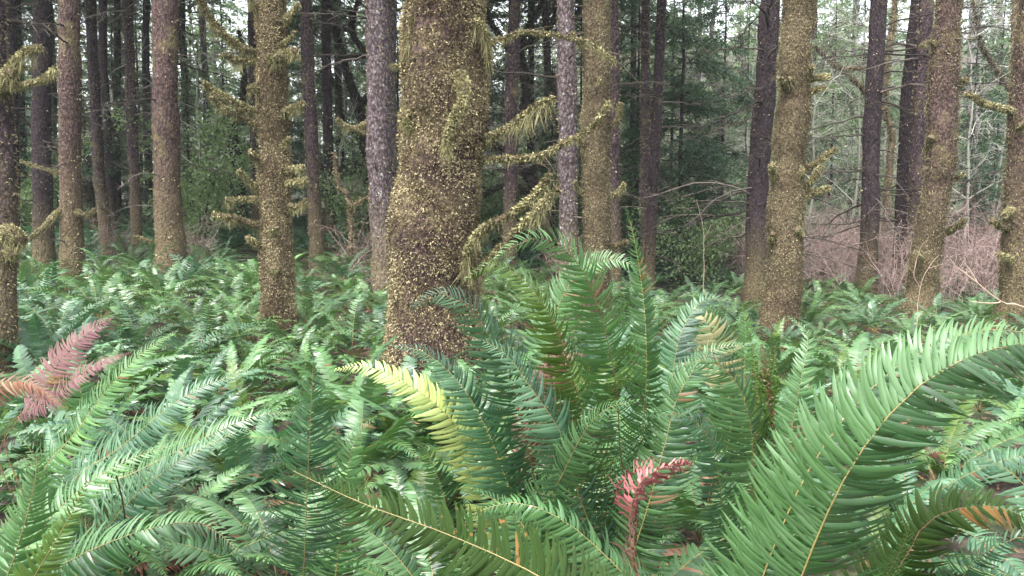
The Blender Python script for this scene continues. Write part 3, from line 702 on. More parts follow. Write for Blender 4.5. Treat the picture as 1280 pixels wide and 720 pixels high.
for x, D, v, s, lt, ph in ev:
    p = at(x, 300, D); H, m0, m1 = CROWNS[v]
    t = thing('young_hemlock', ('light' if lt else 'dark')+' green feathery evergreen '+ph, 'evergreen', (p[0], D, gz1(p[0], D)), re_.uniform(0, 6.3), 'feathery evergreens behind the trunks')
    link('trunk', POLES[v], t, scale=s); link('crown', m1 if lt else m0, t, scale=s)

for i_, T_ in enumerate(TREES):  # unseen crowns above the view, added to shade the background trunks
    if T_['y'] > 11.5 and T_['px'] < 780 and i_ % 3 and not 150 < T_['px'] < 362:
        v = i_ % 4; s_ = 1.25 if T_['y'] < 18 else 1.5
        link('crown', CROWNS[v][1], T_['obj'], (0, 0, 6.2 if T_['y'] < 18 else 7.5), (0, 0, i_*1.3), (s_*1.25, s_*1.25, s_*.8))
# drooping single green conifer bough hanging beside the fuzzy-stubbed trunk belongs to the dark leaning tree
# broad-leaved understorey shrubs
def leafy_bush(H, rad, n, rng, leaf=.09):
    g = Geo(); stems = 9; P = []; 
    for k in range(stems):
        a = rng.uniform(0, 6.28); l = rng.uniform(.6, 1)*H
        d = np.array([math.cos(a)*rad*.5, math.sin(a)*rad*.5, l]); t = np.linspace(0, 1, 8)[:, None]
        q = d*t*np.array([1, 1, 1])+np.array([math.cos(a), math.sin(a), 0])*rad*.4*t**3; tube(g, q, .02*(1-.8*t[:, 0]), 4, .4, 1)
        for m in range(10):
            i = rng.integers(2, 8); dd = nrm(rand_unit(1, rng)[0]+np.array([0, 0, .3])); L = rng.uniform(.3, .8)
            tw = q[i]+dd*L*np.linspace(0, 1, 5)[:, None]; tube(g, tw, .008*(1-.7*np.linspace(0, 1, 5)), 3, .4, 1, cap=False)
            c = n//(stems*10); u = rng.random((c, 1)); P.append(q[i]+dd*L*u+rng.normal(size=(c, 3))*.13)
    P = np.concatenate(P); D = nrm(rand_unit(len(P), rng)+np.array([0, 0, -.3])); S = nrm(np.cross(D, rand_unit(len(P), rng)))
    diamonds(g, P, D, S, leaf*rng.uniform(.6, 1.2, len(P)), leaf*.55, np.clip(.5+(vnoise(P, 2, 5)-.5)*.8+rng.normal(size=len(P))*.12, 0, 1))
    return g.mesh('bush', [M_leaf, M_twig], smooth=False)
BUSH = [leafy_bush(3.2, 1.6, 5400, rc), leafy_bush(2.4, 1.5, 4500, rc)]
bl = [(250, 17, 0, 1., 'in the bright gap past the broad brown trunk'), (270, 24, 1, 1.6, 'pale and tall in the bright gap'), (735, 22, 0, 1.2, 'beyond the olive mossy trunk'), (870, 17, 1, .9, 'low beside the twin trunks'),
      (445, 18, 1, .9, 'under the crooked maple'), (905, 20, 1, .8, 'pale by the thicket edge'), (40, 20, 0, 1., 'dim by the near-black trunk'), (505, 19, 0, 1., 'close behind the lilac trunk'), (620, 20, 0, 1.1, 'beyond the thickest trunk')]
for x, D, v, s, ph in bl:
    p = at(x, 300, D)
    tag(link('leafy_shrub', BUSH[v], None, (p[0], D, gz1(p[0], D)), (0, 0, re_.uniform(0, 6.3)), s), 'leafy green understorey shrub '+ph, 'shrub', 'leafy shrubs under the trees')

# ------------------------------------------------------------------ bare reddish shrubs
def bare_shrub(H, rng, stems=16):
    g = Geo()
    for k in range(stems):
        a = rng.uniform(0, 6.28); lean = rng.uniform(.1, .7); l = H*rng.uniform(.55, 1)
        t = np.linspace(0, 1, 9); c = np.cumsum(rng.normal(size=(9, 3))*.035, 0)
        q = np.stack([math.cos(a)*lean*l*t**1.3, math.sin(a)*lean*l*t**1.3, l*t*(1-.25*lean*t)], 1)+c+rng.normal(size=3)*np.array([.15, .15, 0])
        q[0, 2] = -.05
        tube(g, q, .009*(1-.7*t), 4, rng.random(), cap=False)
        for m in range(9):
            i = rng.integers(2, 9); d = nrm(np.array([math.cos(a), math.sin(a), .5])*.4+rand_unit(1, rng)[0]); L = rng.uniform(.15, .6)
            u = np.linspace(0, 1, 4); tw = q[i]+d*L*u[:, None]+np.array([0, 0, .12*L])*(u**2)[:, None]
            tube(g, tw, .0045*(1-.6*u), 3, rng.random(), cap=False)
            for w_ in range(3):
                e = tw[rng.integers(1, 4)]; d2 = nrm(d+rand_unit(1, rng)[0]*.9); tube(g, e+d2*rng.uniform(.08, .3)*np.linspace(0, 1, 3)[:, None], np.array([.003, .0025, .0015]), 3, rng.random(), cap=False)
    return g.mesh('bare_shrub', [M_redtwig])
BARE = [bare_shrub(2.0, rc), bare_shrub(1.7, rc), bare_shrub(2.4, rc, 20), bare_shrub(1.9, rc, 22)]
rs = np.random.default_rng(5)
marks = [(905, 'beside the dark leaning trunk'), (1035, 'past the fuzzy-stubbed trunk'), (1110, 'past the slim near-black trunk'), (1225, 'past the ruddy mossy trunk'), (1300, 'past the last mossy trunk'), (860, 'past the twin trunks')]
seen_sh = {}; ORD = ['first', 'next', 'third', 'fourth', 'fifth', 'sixth', 'seventh', 'eighth', 'ninth', 'tenth', 'eleventh', 'twelfth']
for row, (Dr, nn) in enumerate([(14, 10), (15.5, 12), (17.5, 13), (20, 14), (23, 15), (27, 16), (31, 16)]):
    for k in range(nn):
        x = 866+(1330-866)*(k+rs.random())/nn; D = Dr+rs.uniform(-.8, .8)
        if Dr < 17 and x < 960: continue
        if Dr < 20 and x < 915: continue
        p = at(x, 300, D); mk_ = min(marks, key=lambda q: abs(q[0]-x))[1]
        depth = ['front', 'second', 'third', 'fourth', 'fifth', 'sixth', 'rearmost'][row]
        o = link('bare_shrub', BARE[rs.integers(4)], None, (p[0], D, gz1(p[0], D)), (0, 0, rs.uniform(0, 6.3)), rs.uniform(.7, 1.1))
        key = (mk_, depth); seen_sh[key] = seen_sh.get(key, 0)+1
        tag(o, '%s leafless reddish shrub of the %s row %s' % (ORD[seen_sh[key]-1], depth, mk_), 'shrub', 'leafless reddish shrubs forming a thicket')
for x, D in [(250, 15), (442, 14), (700, 16), (520, 15.5), (150, 16)]:
    p = at(x, 300, D)
    tag(link('bare_shrub', BARE[1], None, (p[0], D, gz1(p[0], D)), (0, 0, x), .7), {250: 'small leafless twiggy bush in the bright gap past the broad trunk', 442: 'small leafless twiggy bush under the crooked maple', 700: 'small leafless twiggy bush below the grey spotted trunk', 520: 'small leafless twiggy bush behind the thickest trunk', 150: 'small leafless twiggy bush among slender poles'}[x], 'shrub')

def bare_tree(H, rng):
    g = Geo(); t = np.linspace(0, 1, 14)
    P = np.stack([np.cumsum(rng.normal(size=14))*.06, np.cumsum(rng.normal(size=14))*.06, t*H], 1); P[0, 2] = -.1
    tube(g, P, .045*(1-.75*t), 6, .5)
    for k in range(26):
        i = rng.integers(3, 14); a = rng.uniform(0, 6.28); L = rng.uniform(.8, 2.4)*(1.2-i/16); u = np.linspace(0, 1, 8)
        d = np.array([math.cos(a), math.sin(a), rng.uniform(.1, 1.)]); q = P[i]+d*L*u[:, None]+np.cumsum(rng.normal(size=(8, 3))*.035, 0)*u[:, None]**.5
        tube(g, q, .014*(1-.7*u), 4, rng.random(), cap=False)
        for m in range(9):
            e = q[rng.integers(2, 8)]; d2 = nrm(d*.6+rand_unit(1, rng)[0]); l = rng.uniform(.2, .8); c = np.linspace(0, 1, 4)
            w_ = e+d2*l*c[:, None]+rng.normal(size=(4, 3))*.02; tube(g, w_, .006*(1-.6*c), 3, rng.random(), cap=False)
            for z_ in range(2): e2 = w_[rng.integers(1, 4)]; d3 = nrm(d2+rand_unit(1, rng)[0]); tube(g, e2+d3*rng.uniform(.1, .4)*np.linspace(0, 1, 3)[:, None], np.array([.004, .003, .002]), 3, rng.random(), cap=False)
    return g.mesh('bare_alder', [M_greytwig])
BT = [bare_tree(6.5, rc), bare_tree(8, rc), bare_tree(5.5, rc)]
for x, D, v, ph in [(858, 24, 0, 'past the twin trunks'), (890, 20, 2, 'in front of the pale forked alder'), (925, 27, 1, 'behind the bare side branches'), (1030, 17.5, 2, 'close beyond the fuzzy-stubbed trunk'), (1050, 24, 1, 'before the slim near-black trunk, far back'), (1065, 20, 0, 'leaning beside the slim near-black trunk'),
      (1112, 25, 1, 'behind the wavy mossy alder'), (1215, 19, 0, 'just past the ruddy trunk'), (1240, 23, 1, 'in the last bright gap'), (1225, 28, 1, 'farthest in the last bright gap'), (262, 19, 0, 'in the gap past the broad brown trunk'), (425, 20, 2, 'under the crooked maple limbs'), (520, 21, 0, 'behind the thickest trunk'), (668, 21, 2, 'among the looping maple limbs'), (140, 21, 0, 'among the crowded poles')]:
    p = at(x, 300, D); tag(link('bare_alder', BT[v], None, (p[0], D, gz1(p[0], D)), (0, 0, x*1.7), 1.0), 'slender leafless grey-twigged tree '+ph, 'tree', 'slender leafless trees behind the trunks')

# ------------------------------------------------------------------ far forest on the hillside: one mass
def far_forest():
    rng = np.random.default_rng(9); g = Geo()
    Ps = []; R = []; Sz = []
    for k in range(210):
        y = rng.uniform(38, 95); x = rng.uniform(-.85, .85)*y; H = rng.uniform(10, 20)*(1 if x < y*.2 else rng.uniform(.5, 1)); z0 = gz1(x, y)
        tube(g, np.array([[x, y, z0-.3], [x+rng.normal()*.3, y, z0+H*.5], [x, y, z0+H]]), np.array([.16, .11, .03]), 6, .4, 1)
        con = rng.random() < .6; ncl = int(H*3.0); shade = rng.uniform(-.22, .22)
        for c in range(ncl):
            zz = rng.uniform(.08, 1); rad = (1.1-zz)*H*.2 if con else H*.2*math.sin(math.pi*min(1, zz*.9+.1))+.3
            a = rng.uniform(0, 6.28); rr = rad*rng.uniform(.3, 1)
            m = 15; P = np.array([x+math.cos(a)*rr, y+math.sin(a)*rr, z0+zz*H])+rng.normal(size=(m, 3))*np.array([.55, .55, .28])
            Ps.append(P); R.append(np.full(m, .5+shade+rng.normal()*.14)+rng.normal(size=m)*.08); Sz.append(rng.uniform(.18, .5, m))
    P = np.concatenate(Ps); n = len(P); D = nrm(rand_unit(n, rng)*np.array([1, 1, .4])+np.array([0, 0, -.3])); S = nrm(np.cross(D, rand_unit(n, rng)))
    s = np.concatenate(Sz); diamonds(g, P, D, S, s, s*.5, np.clip(np.concatenate(R), 0, 1))
    print('far forest', n)
    tag(link('far_forest', g.mesh('far_forest', [M_farleaf, M_bark_pale], smooth=False)), 'hazy wooded hillside closing the view behind the evergreens', 'forest', kind='stuff')
far_forest()

# ------------------------------------------------------------------ ferns
def frond_parts(path, nref, W, spacing, s0, lod, rng, lift=.12, droop=.25, twist=.35, taper=1.0, gap=0, wmul=1.2, crumple=0):
    """leaflets (Geo) and stalk (Geo) of one frond along a path"""
    C, L = resample(path, n=90)
    T = nrm(np.gradient(C, axis=0))
    nref = np.asarray(nref, float)
    if nref.ndim == 1: nref = np.broadcast_to(nref, C.shape)
    N = nrm(nref-(nref*T).sum(1, keepdims=True)*T); S = np.cross(T, N)
    n = max(8, int(L*(1-s0)/spacing)); s = np.linspace(s0, .995, n)
    side = np.concatenate([np.ones(n), -np.ones(n)]); s = np.concatenate([s, s+.35/n])
    s = np.clip(s+rng.normal(size=2*n)*.12/n, 0, 1)
    if gap: k = rng.random(2*n) > gap; s = s[k]; side = side[k]
    m = len(s); idx = s*89; i0 = np.minimum(88, idx.astype(int)); f = (idx-i0)[:, None]
    p = C[i0]*(1-f)+C[i0+1]*f; t = nrm(T[i0]*(1-f)+T[i0+1]*f); nn = nrm(N[i0]*(1-f)+N[i0+1]*f); ss = nrm(np.cross(t, nn))
    u = (s-s0)/(1-s0)
    prof = np.minimum(1, .62+2.2*u)*np.clip(1-np.clip((u-.30)/.72, 0, 1)**1.7, .03, 1)
    ln = W*prof*(1+rng.normal(size=m)*.05)
    rv = np.clip(.42+rng.normal(size=m)*.09+.08*u, 0, 1)
    bad = rng.random(m) < .012; rv[bad] = 2.0; ln = np.where(bad, ln*.75, ln)
    run = rng.random() < .3
    if run: c0 = rng.random(); rv[(np.abs(u-c0) < .05) & (rng.random(m) < .6)] = 2.0
    fw = np.radians(1+36*u**2)+rng.normal(size=m)*.09+.10*np.sin(u*17+rng.random()*6)*rng.random()
    lf = lift+rng.normal(size=m)*.10
    d = nrm(ss*(side*np.cos(fw))[:, None]+t*np.sin(fw)[:, None]+nn*lf[:, None])
    wa = nrm(t-(t*d).sum(1, keepdims=True)*d)
    up = nrm(np.cross(d, wa)); up = up*np.sign((up*nn).sum(1, keepdims=True))
    tw = twist+rng.normal(size=m)*.18
    wa = wa*np.cos(tw)[:, None]+up*np.sin(tw)[:, None]
    up = nrm(np.cross(wa, d)); up = up*np.sign((up*nn).sum(1, keepdims=True))
    K = {0: 7, 1: 4, 2: 3}[lod]
    tt = np.linspace(0, 1, K)
    hwp = np.interp(tt, [0, .08, .3, .6, .85, 1], [.6, 1, 1, .86, .52, .03])
    hw = spacing*.5*wmul*np.clip(prof*1.6, .25, 1.0)
    dr = droop*(1+rng.normal(size=m)*.35)
    A = p[:, None]+d[:, None]*(ln[:, None]*tt)[:, :, None] - up[:, None]*(ln*dr)[:, None, None]*(tt**2)[None, :, None] + t[:, None]*(ln*rng.normal(.27, .09, m))[:, None, None]*(tt**2)[None, :, None]
    A = A+np.array([0, 0, -1.])*(ln*dr*.35)[:, None, None]*(tt**2)[None, :, None]
    if crumple: A = A+rng.normal(size=A.shape)*crumple*tt[None, :, None]
    hh = hw[:, None]*hwp[None]
    g = Geo()
    if lod == 0:
        V = np.stack([A+wa[:, None]*hh[..., None]-up[:, None]*hh[..., None]*.15, A-up[:, None]*0+up[:, None]*hh[..., None]*.12, A-wa[:, None]*hh[..., None]-up[:, None]*hh[..., None]*.15], 2)
        Q = 3
    else:
        V = np.stack([A+wa[:, None]*hh[..., None], A-wa[:, None]*hh[..., None]], 2); Q = 2
    base = (np.arange(m)*K*Q)[:, None, None]+(np.arange(K-1)*Q)[None, :, None]+np.arange(Q-1)[None, None]
    F = np.stack([base, base+1, base+1+Q, base+Q], -1).reshape(-1, 4)
    g.add(V.reshape(-1, 3), F, np.repeat(rv, K*Q))
    st = Geo(); q = C[::6] if lod else C[::3]
    x = np.linspace(0, 1, len(q)); tube(st, q, .0028*(1-.8*x)*(1 if lod < 2 else 1.6), 5 if lod == 0 else 3, .5, 0, cap=False)
    if lod == 0 and s0 > .1:   # scales on the lower stalk
        c = 160; k = rng.random(c)*s0*60; j = k.astype(int); pp = C[j]; dd = nrm(rand_unit(c, rng)+T[j]*.6)
        diamonds(st, pp, dd, nrm(np.cross(dd, rand_unit(c, rng))), .011, .003, .2)
    return g, st

def generic_path(L, a0, a1, sway, rng, pw=1.2):
    s = np.linspace(0, 1, 12); th = np.radians(a0+(a1-a0)*s**pw); ds = L/11
    x = np.concatenate([[0], np.cumsum(np.cos(th[:-1])*ds)]); z = np.concatenate([[0], np.cumsum(np.sin(th[:-1])*ds)])
    y = sway*s**2*L+rng.normal()*.01
    P = np.stack([x, y, z], 1); N = np.stack([-np.sin(th), 0*th, np.cos(th)], 1)
    return P, N
def generic_frond(lod, rng, L=1.0, kind=None):
    a0 = rng.uniform(58, 84); a1 = rng.uniform(-45, 25)
    P, N = generic_path(L, a0, a1, rng.uniform(-.18, .18), rng, rng.uniform(.9, 1.6))
    C, _ = resample(P, n=90); Ns = np.stack([np.interp(np.linspace(0, 1, 90), np.linspace(0, 1, 12), N[:, k]) for k in range(3)], 1)
    Ns = Ns+np.array([0, rng.uniform(-.3, .3), 0])
    sp = {0: .0155, 1: .019, 2: .028}[lod]
    return frond_parts(C, Ns, rng.uniform(.075, .105)*L, sp*L, .2, lod, rng, lift=rng.uniform(.0, .3), droop=rng.uniform(.1, .4), twist=rng.uniform(.1, .6), wmul=1.2 if lod < 2 else .8)
rf = np.random.default_rng(12)
LIB0 = [generic_frond(0, rf) for _ in range(16)]
LIB1 = [generic_frond(1, rf) for _ in range(14)]
LIB2 = [generic_frond(2, rf) for _ in range(12)]
def lib_meshes(lib, mats):
    return {m.name: [a.mesh('frond', [m]) for a, b in lib] for m in mats}
MATS = [M_fern, M_fern_blue, M_fern_olive, M_fern_yellow, M_fern_dead]
FM0 = lib_meshes(LIB0, MATS); FM1 = lib_meshes(LIB1, MATS)
ST0 = [b.mesh('stalk', [M_stalk]) for a, b in LIB0]; ST1 = [b.mesh('stalk', [M_stalk]) for a, b in LIB1]

def frond_matrix(az, tilt, roll, s):
    return Matrix.Rotation(az, 4, 'Z') @ Matrix.Rotation(tilt, 4, 'Y') @ Matrix.Rotation(roll, 4, 'X') @ Matrix.Diagonal((s, s, s, 1))

def fern_tone(rng, y):
    v = rng.random()
    return M_fern if v < .62 else (M_fern_blue if v < .92 else M_fern_olive)

def add_fronds(t, n, size, lod, mat, rng, dead=1, azr=(0, 2*math.pi), tilt=(-.1, .55)):
    FM, ST = (FM0, ST0) if lod == 0 else (FM1, ST1)
    for k in range(n+dead):
        isd = k >= n
        j = int(rng.integers(len(ST)))
        az = azr[0]+(azr[1]-azr[0])*(k+rng.random())/n
        tl = rng.uniform(*tilt) if not isd else rng.uniform(.6, 1.0)
        mt = M_fern_dead if isd else (mat if rng.random() > .06 else M_fern_olive)
        M = frond_matrix(az, tl, rng.normal()*.22, size*rng.uniform(.7, 1.1))
        f = link('frond', FM[mt.name][j], t, M=M)
        if isd: f['label'] = 'withered brown frond lying low'
        link('stalk', ST[j], f)

# hero ferns: hand-placed fronds through the picture's own curves
def fern_thing(base, label, group='sword ferns carpeting the forest floor'):
    return thing('sword_fern', label, 'fern', (base[0], base[1], gz1(base[0], base[1])), 0, group)
def hero(t, base, pts, nref, W, mat, rng, stalk=M_stalk, spacing=.0082, s0=.22, lod=0, label=None, **k):
    P = [np.array([base[0], base[1], base[2] if len(base) > 2 else gz1(base[0], base[1])])]+[at(*p) for p in pts]
    off = np.array(t.location)
    e = P[1]-P[2]; gap_ = np.linalg.norm(P[1]-P[0])
    if gap_ > .3:
        bk = P[1]+e/np.linalg.norm(e)*min(.22, gap_*.35); P = [P[0], P[0]*.5+bk*.5, bk]+P[1:]
    P = np.array(P)-off
    a, b = frond_parts(P, nref, W, spacing, s0, lod, rng, **k)
    f = link('frond', a.mesh('frond', [mat]), t)
    if label: f['label'] = label
    link('stalk', b.mesh('stalk', [stalk]), f)
    return f
rh = np.random.default_rng(99)
CAMN = lambda x=0, z=.5, y=-1: (x, y, z)

# big arching frond on the right
b = (.36, 1.12); t = fern_thing(b, 'huge glossy arching fern leaning across the right, largest fronds of all')
hero(t, b, [(975, 800, 1.06), (1004, 715, 1.03), (1042, 625, 1.0), (1083, 555, .98), (1143, 487, .97), (1215, 445, .96), (1300, 432, .98), (1390, 480, 1.0)], CAMN(-.15, .5), .118, M_fern, rh, spacing=.0070, s0=.2, lift=-.05, droop=.4, twist=.35, wmul=1.3)
hero(t, b, [(930, 790, 1.22), (965, 690, 1.2), (1010, 590, 1.18), (1075, 500, 1.16), (1150, 440, 1.15), (1235, 412, 1.15), (1310, 420, 1.15)], CAMN(-.2, .7), .11, M_fern, rh, spacing=.0078, s0=.22, twist=.3, droop=.35)
hero(t, (.5, 1.3), [(1370, 760, 1.0), (1330, 665, 1.02), (1275, 600, 1.05), (1215, 562, 1.08), (1150, 543, 1.1)], CAMN(.1, .8), .105, M_fern_blue, rh, s0=.25, lift=.1)
hero(t, (.5, 1.3), [(1130, 700, 1.35), (1160, 652, 1.35), (1220, 632, 1.32), (1280, 645, 1.3), (1330, 690, 1.28)], CAMN(0, .5), .09, M_fern_deep_shade, rh, s0=.3, stalk=M_stalk_brown, droop=.4)
hero(t, b, [(1090, 745, 1.3), (1120, 700, 1.25), (1135, 665, 1.22), (1120, 640, 1.2)], CAMN(.2, .9), .07, M_fern, rh, s0=.3)
hero(t, b, [(1180, 760, 1.3), (1220, 700, 1.2), (1280, 670, 1.15), (1340, 680, 1.1)], CAMN(-.2, 1.2), .08, M_fern_blue, rh, s0=.3)
add_fronds(t, 7, .62, 0, M_fern, rh, dead=2, tilt=(.25, .9))

# bottom-centre frond, darkened in its colour as if backlit
b = (.24, .98, .1); t = fern_thing(b, 'olive backlit fern frond sweeping low across the bottom centre')
hero(t, b, [(760, 775, 1.05), (670, 718, 1.1), (560, 668, 1.15), (450, 628, 1.2), (345, 578, 1.25)], CAMN(.2, .2), .09, M_fern_deep_shade, rh, s0=.25, stalk=M_stalk, twist=.25, lift=.05, wmul=1.1, spacing=.0070)
b = (.30, 1.35); t = fern_thing(b, 'pale bright-green arching fern just behind the low olive frond')
hero(t, b, [(805, 745, 1.32), (752, 690, 1.32), (700, 648, 1.32), (640, 628, 1.34), (572, 650, 1.36)], CAMN(.1, .9), .075, M_fern, rh, s0=.25, lift=-.1, droop=.5)
hero(t, b, [(700, 760, 1.5), (670, 690, 1.5), (640, 640, 1.5), (590, 610, 1.5)], CAMN(.1, .9), .08, M_fern, rh, s0=.25)
add_fronds(t, 6, .55, 0, M_fern, rh, dead=1, tilt=(.2, .8))

# central upright fern
b = (.16, 2.05); t = fern_thing(b, 'tall upright fern with raised fronds before the thickest trunk')
hero(t, b, [(668, 600, 1.85), (655, 540, 1.8), (636, 470, 1.75), (608, 415, 1.72), (578, 378, 1.7), (545, 368, 1.7), (515, 385, 1.7)], CAMN(.5, .25), .125, M_fern_blue, rh, s0=.28, twist=.55, droop=.35, lift=.1, stalk=M_stalk_brown)
hero(t, b, [(775, 560, 1.8), (770, 480, 1.72), (755, 410, 1.68), (732, 345, 1.65), (698, 305, 1.62), (655, 300, 1.6), (618, 325, 1.58)], CAMN(.35, .2), .115, M_fern, rh, s0=.3, twist=.6, droop=.25, stalk=M_stalk_brown)
hero(t, b, [(735, 540, 1.9), (715, 470, 1.85), (690, 400, 1.8), (655, 350, 1.8), (615, 330, 1.8), (578, 352, 1.8)], CAMN(.5, .6), .10, M_fern_olive, rh, s0=.3, twist=.5, stalk=M_stalk_brown, droop=.45)
hero(t, b, [(800, 560, 1.9), (808, 480, 1.85), (806, 390, 1.85), (795, 310, 1.85), (783, 258, 1.85)], CAMN(-.9, .15), .075, M_fern, rh, s0=.3, twist=.5, lift=.5)
hero(t, b, [(700, 600, 1.7), (730, 540, 1.6), (760, 510, 1.55), (800, 500, 1.5)], CAMN(0, .8), .08, M_fern, rh, s0=.3)
hero(t, b, [(690, 600, 2.2), (680, 480, 2.3), (695, 390, 2.35), (730, 335, 2.35), (775, 325, 2.3), (815, 350, 2.3)], CAMN(-.1, .5), .10, M_fern, rh, s0=.3)
hero(t, b, [(800, 600, 2.1), (835, 500, 2.2), (850, 420, 2.25), (880, 375, 2.3), (920, 380, 2.3)], CAMN(-.4, .4), .10, M_fern_blue, rh, s0=.3)
hero(t, b, [(640, 620, 1.85), (610, 540, 1.85), (575, 480, 1.85), (530, 440, 1.85), (490, 432, 1.85)], CAMN(.3, .7), .10, M_fern_blue, rh, s0=.3)
hero(t, b, [(720, 610, 1.75), (700, 540, 1.7), (660, 480, 1.7), (630, 440, 1.7), (590, 420, 1.72)], CAMN(.4, .5), .11, M_fern_blue, rh, s0=.3, droop=.4)
hero(t, b, [(830, 560, 1.8), (850, 490, 1.8), (890, 440, 1.8), (940, 430, 1.8)], CAMN(-.3, .6), .10, M_fern, rh, s0=.3)
hero(t, b, [(700, 540, 2.0), (692, 480, 2.0), (700, 430, 2.0), (690, 400, 2.0)], CAMN(.1, .4), .06, M_fern_dead, rh, s0=.62, crumple=.006, droop=.8, label='crumpled rusty frond')
hero(t, b, [(665, 540, 2.0), (672, 500, 2.0), (690, 455, 2.0), (730, 440, 2.0)], CAMN(.1, .4), .06, M_fern_dead, rh, s0=.62, crumple=.006, droop=.8, label='crumpled rusty frond')
add_fronds(t, 14, 1.0, 0, M_fern, rh, dead=3, tilt=(0, .7))

b = (-.02, 2.15); t = fern_thing(b, 'fern with one lemon-yellow frond reaching toward the slim mossy tree')
hero(t, b, [(622, 625, 1.95), (596, 565, 1.92), (552, 512, 1.9), (500, 474, 1.9), (455, 458, 1.92), (418, 462, 1.95)], CAMN(.05, .75), .095, M_fern_yellow, rh, s0=.22, lift=.1, droop=.25, twist=.2, spacing=.0105, label='lemon-yellow arching frond')
hero(t, b, [(560, 640, 1.9), (545, 590, 1.85), (530, 560, 1.8), (510, 548, 1.75)], CAMN(0, 1), .07, M_fern, rh, s0=.3)
add_fronds(t, 9, .75, 0, M_fern_blue, rh, dead=2, tilt=(.2, .8))

b = (-.52, 2.05); t = fern_thing(b, 'fern with a single stiff blue-green frond standing bolt upright')
hero(t, b, [(381, 690, 2.0), (384, 610, 1.95), (388, 530, 1.92), (392, 445, 1.92)], CAMN(.1, .55), .13, M_fern_blue, rh, s0=.2, twist=.45, lift=.1, droop=.15, label='stiff upright blue-green frond')
hero(t, b, [(430, 640, 2.0), (440, 560, 2.0), (470, 520, 2.0)], CAMN(.1, .8), .08, M_fern, rh, s0=.3)
add_fronds(t, 10, .75, 0, M_fern_blue, rh, dead=2, tilt=(.2, .8))

b = (.62, 2.0); t = fern_thing(b, 'dark fern curling over itself between the centre and big arching fern')
hero(t, b, [(942, 600, 1.75), (938, 530, 1.7), (918, 475, 1.68), (880, 450, 1.65), (838, 462, 1.62)], CAMN(.3, .35), .12, M_fern, rh, s0=.25, twist=.4, droop=.35)
hero(t, b, [(905, 640, 1.8), (890, 560, 1.75), (860, 520, 1.7), (820, 520, 1.65)], CAMN(.1, .8), .09, M_fern_blue, rh, s0=.25)
hero(t, b, [(985, 560, 2.0), (1000, 480, 2.0), (1010, 420, 2.05), (985, 395, 2.1)], CAMN(-.1, .6), .08, M_fern, rh, s0=.25)
add_fronds(t, 10, .8, 0, M_fern, rh, dead=2, tilt=(.1, .8))

b = (.70, 2.4); t = fern_thing(b, 'ragged brown-green fern tuft standing behind the dark curling fern')
for q in range(7):
    x = 950+rh.uniform(-14, 26); hero(t, b, [(960, 560, 2.3), (960+(x-960)*.5, 500, 2.3), (x, 430+rh.uniform(-15, 25), 2.3)], CAMN(rh.normal()*.8, .2), .05, M_fern_dead if q == 3 else M_fern_olive, rh, s0=.35, lift=.6, crumple=.004)

b = (.27, 1.55); t = fern_thing(b, 'fern tip withered crimson, drooping beside the central upright fern')
hero(t, b, [(792, 720, 1.5), (787, 655, 1.48), (797, 608, 1.46), (824, 586, 1.44), (858, 576, 1.42)], CAMN(.1, .6), .06, M_fern_crimson, rh, s0=.80, lift=-.5, droop=1.2, crumple=.008, stalk=M_stalk_brown, label='withered crimson drooping frond tip', spacing=.008)
hero(t, b, [(800, 730, 1.5), (792, 680, 1.5), (798, 640, 1.5), (790, 625, 1.5)], CAMN(.1, .6), .05, M_fern_dead, rh, s0=.6, lift=-.6, droop=1.4, crumple=.006, stalk=M_stalk_brown)
add_fronds(t, 7, .5, 0, M_fern, rh, dead=2, tilt=(.2, .8))

# left side heroes
b = (-1.0, 1.35); t = fern_thing(b, 'lush fern filling the lower corner with two long parallel fronds')
hero(t, b, [(-30, 760, 1.4), (30, 690, 1.45), (85, 625, 1.5), (150, 580, 1.55), (225, 552, 1.6)], CAMN(.1, 1.0), .10, M_fern, rh, s0=.2)
hero(t, (-.9, 1.5), [(95, 720, 1.6), (150, 640, 1.6), (205, 590, 1.6), (260, 556, 1.65), (310, 535, 1.7)], CAMN(.1, 1.0), .10, M_fern_blue, rh, s0=.2)
hero(t, (-.95, 1.35), [(60, 715, 1.45), (120, 685, 1.45), (190, 660, 1.45), (255, 655, 1.5), (310, 700, 1.5)], CAMN(.1, .9), .09, M_fern, rh, s0=.2, droop=.4)
hero(t, (-.95, 1.2), [(20, 760, 1.25), (55, 700, 1.25), (85, 650, 1.25), (110, 600, 1.25)], CAMN(.6, .4), .07, M_fern_olive, rh, s0=.25, twist=.0)
hero(t, (-.95, 1.35), [(20, 690, 1.35), (40, 620, 1.35), (45, 570, 1.35), (20, 545, 1.35)], CAMN(.5, .5), .08, M_fern, rh, s0=.3, droop=.5)
add_fronds(t, 6, .6, 0, M_fern, rh, dead=1, tilt=(.3, .9))

b = (-1.75, 2.8); t = fern_thing(b, 'fern with dusty-pink dying fronds near the dark edge trunk')
hero(t, b, [(40, 505, 2.9), (72, 455, 2.95), (105, 420, 3.0), (142, 396, 3.0)], CAMN(.2, .9), .085, M_fern_pink, rh, s0=.62, twist=.2, label='dusty-pink dying frond', stalk=M_stalk_brown)
hero(t, b, [(60, 500, 2.8), (100, 468, 2.8), (135, 450, 2.8), (165, 440, 2.8)], CAMN(.2, 1.2), .06, M_fern_pink, rh, s0=.6, label='dusty-pink dying frond', stalk=M_stalk_brown)
hero(t, b, [(-60, 520, 2.6), (-20, 485, 2.6), (35, 478, 2.6), (80, 510, 2.6)], CAMN(0, .6), .06, M_fern_dead, rh, s0=.6, droop=.7, label='curled brown frond')
hero(t, b, [(95, 540, 2.6), (140, 480, 2.6), (180, 440, 2.65), (222, 413, 2.7)], CAMN(.1, 1), .10, M_fern, rh, s0=.2)
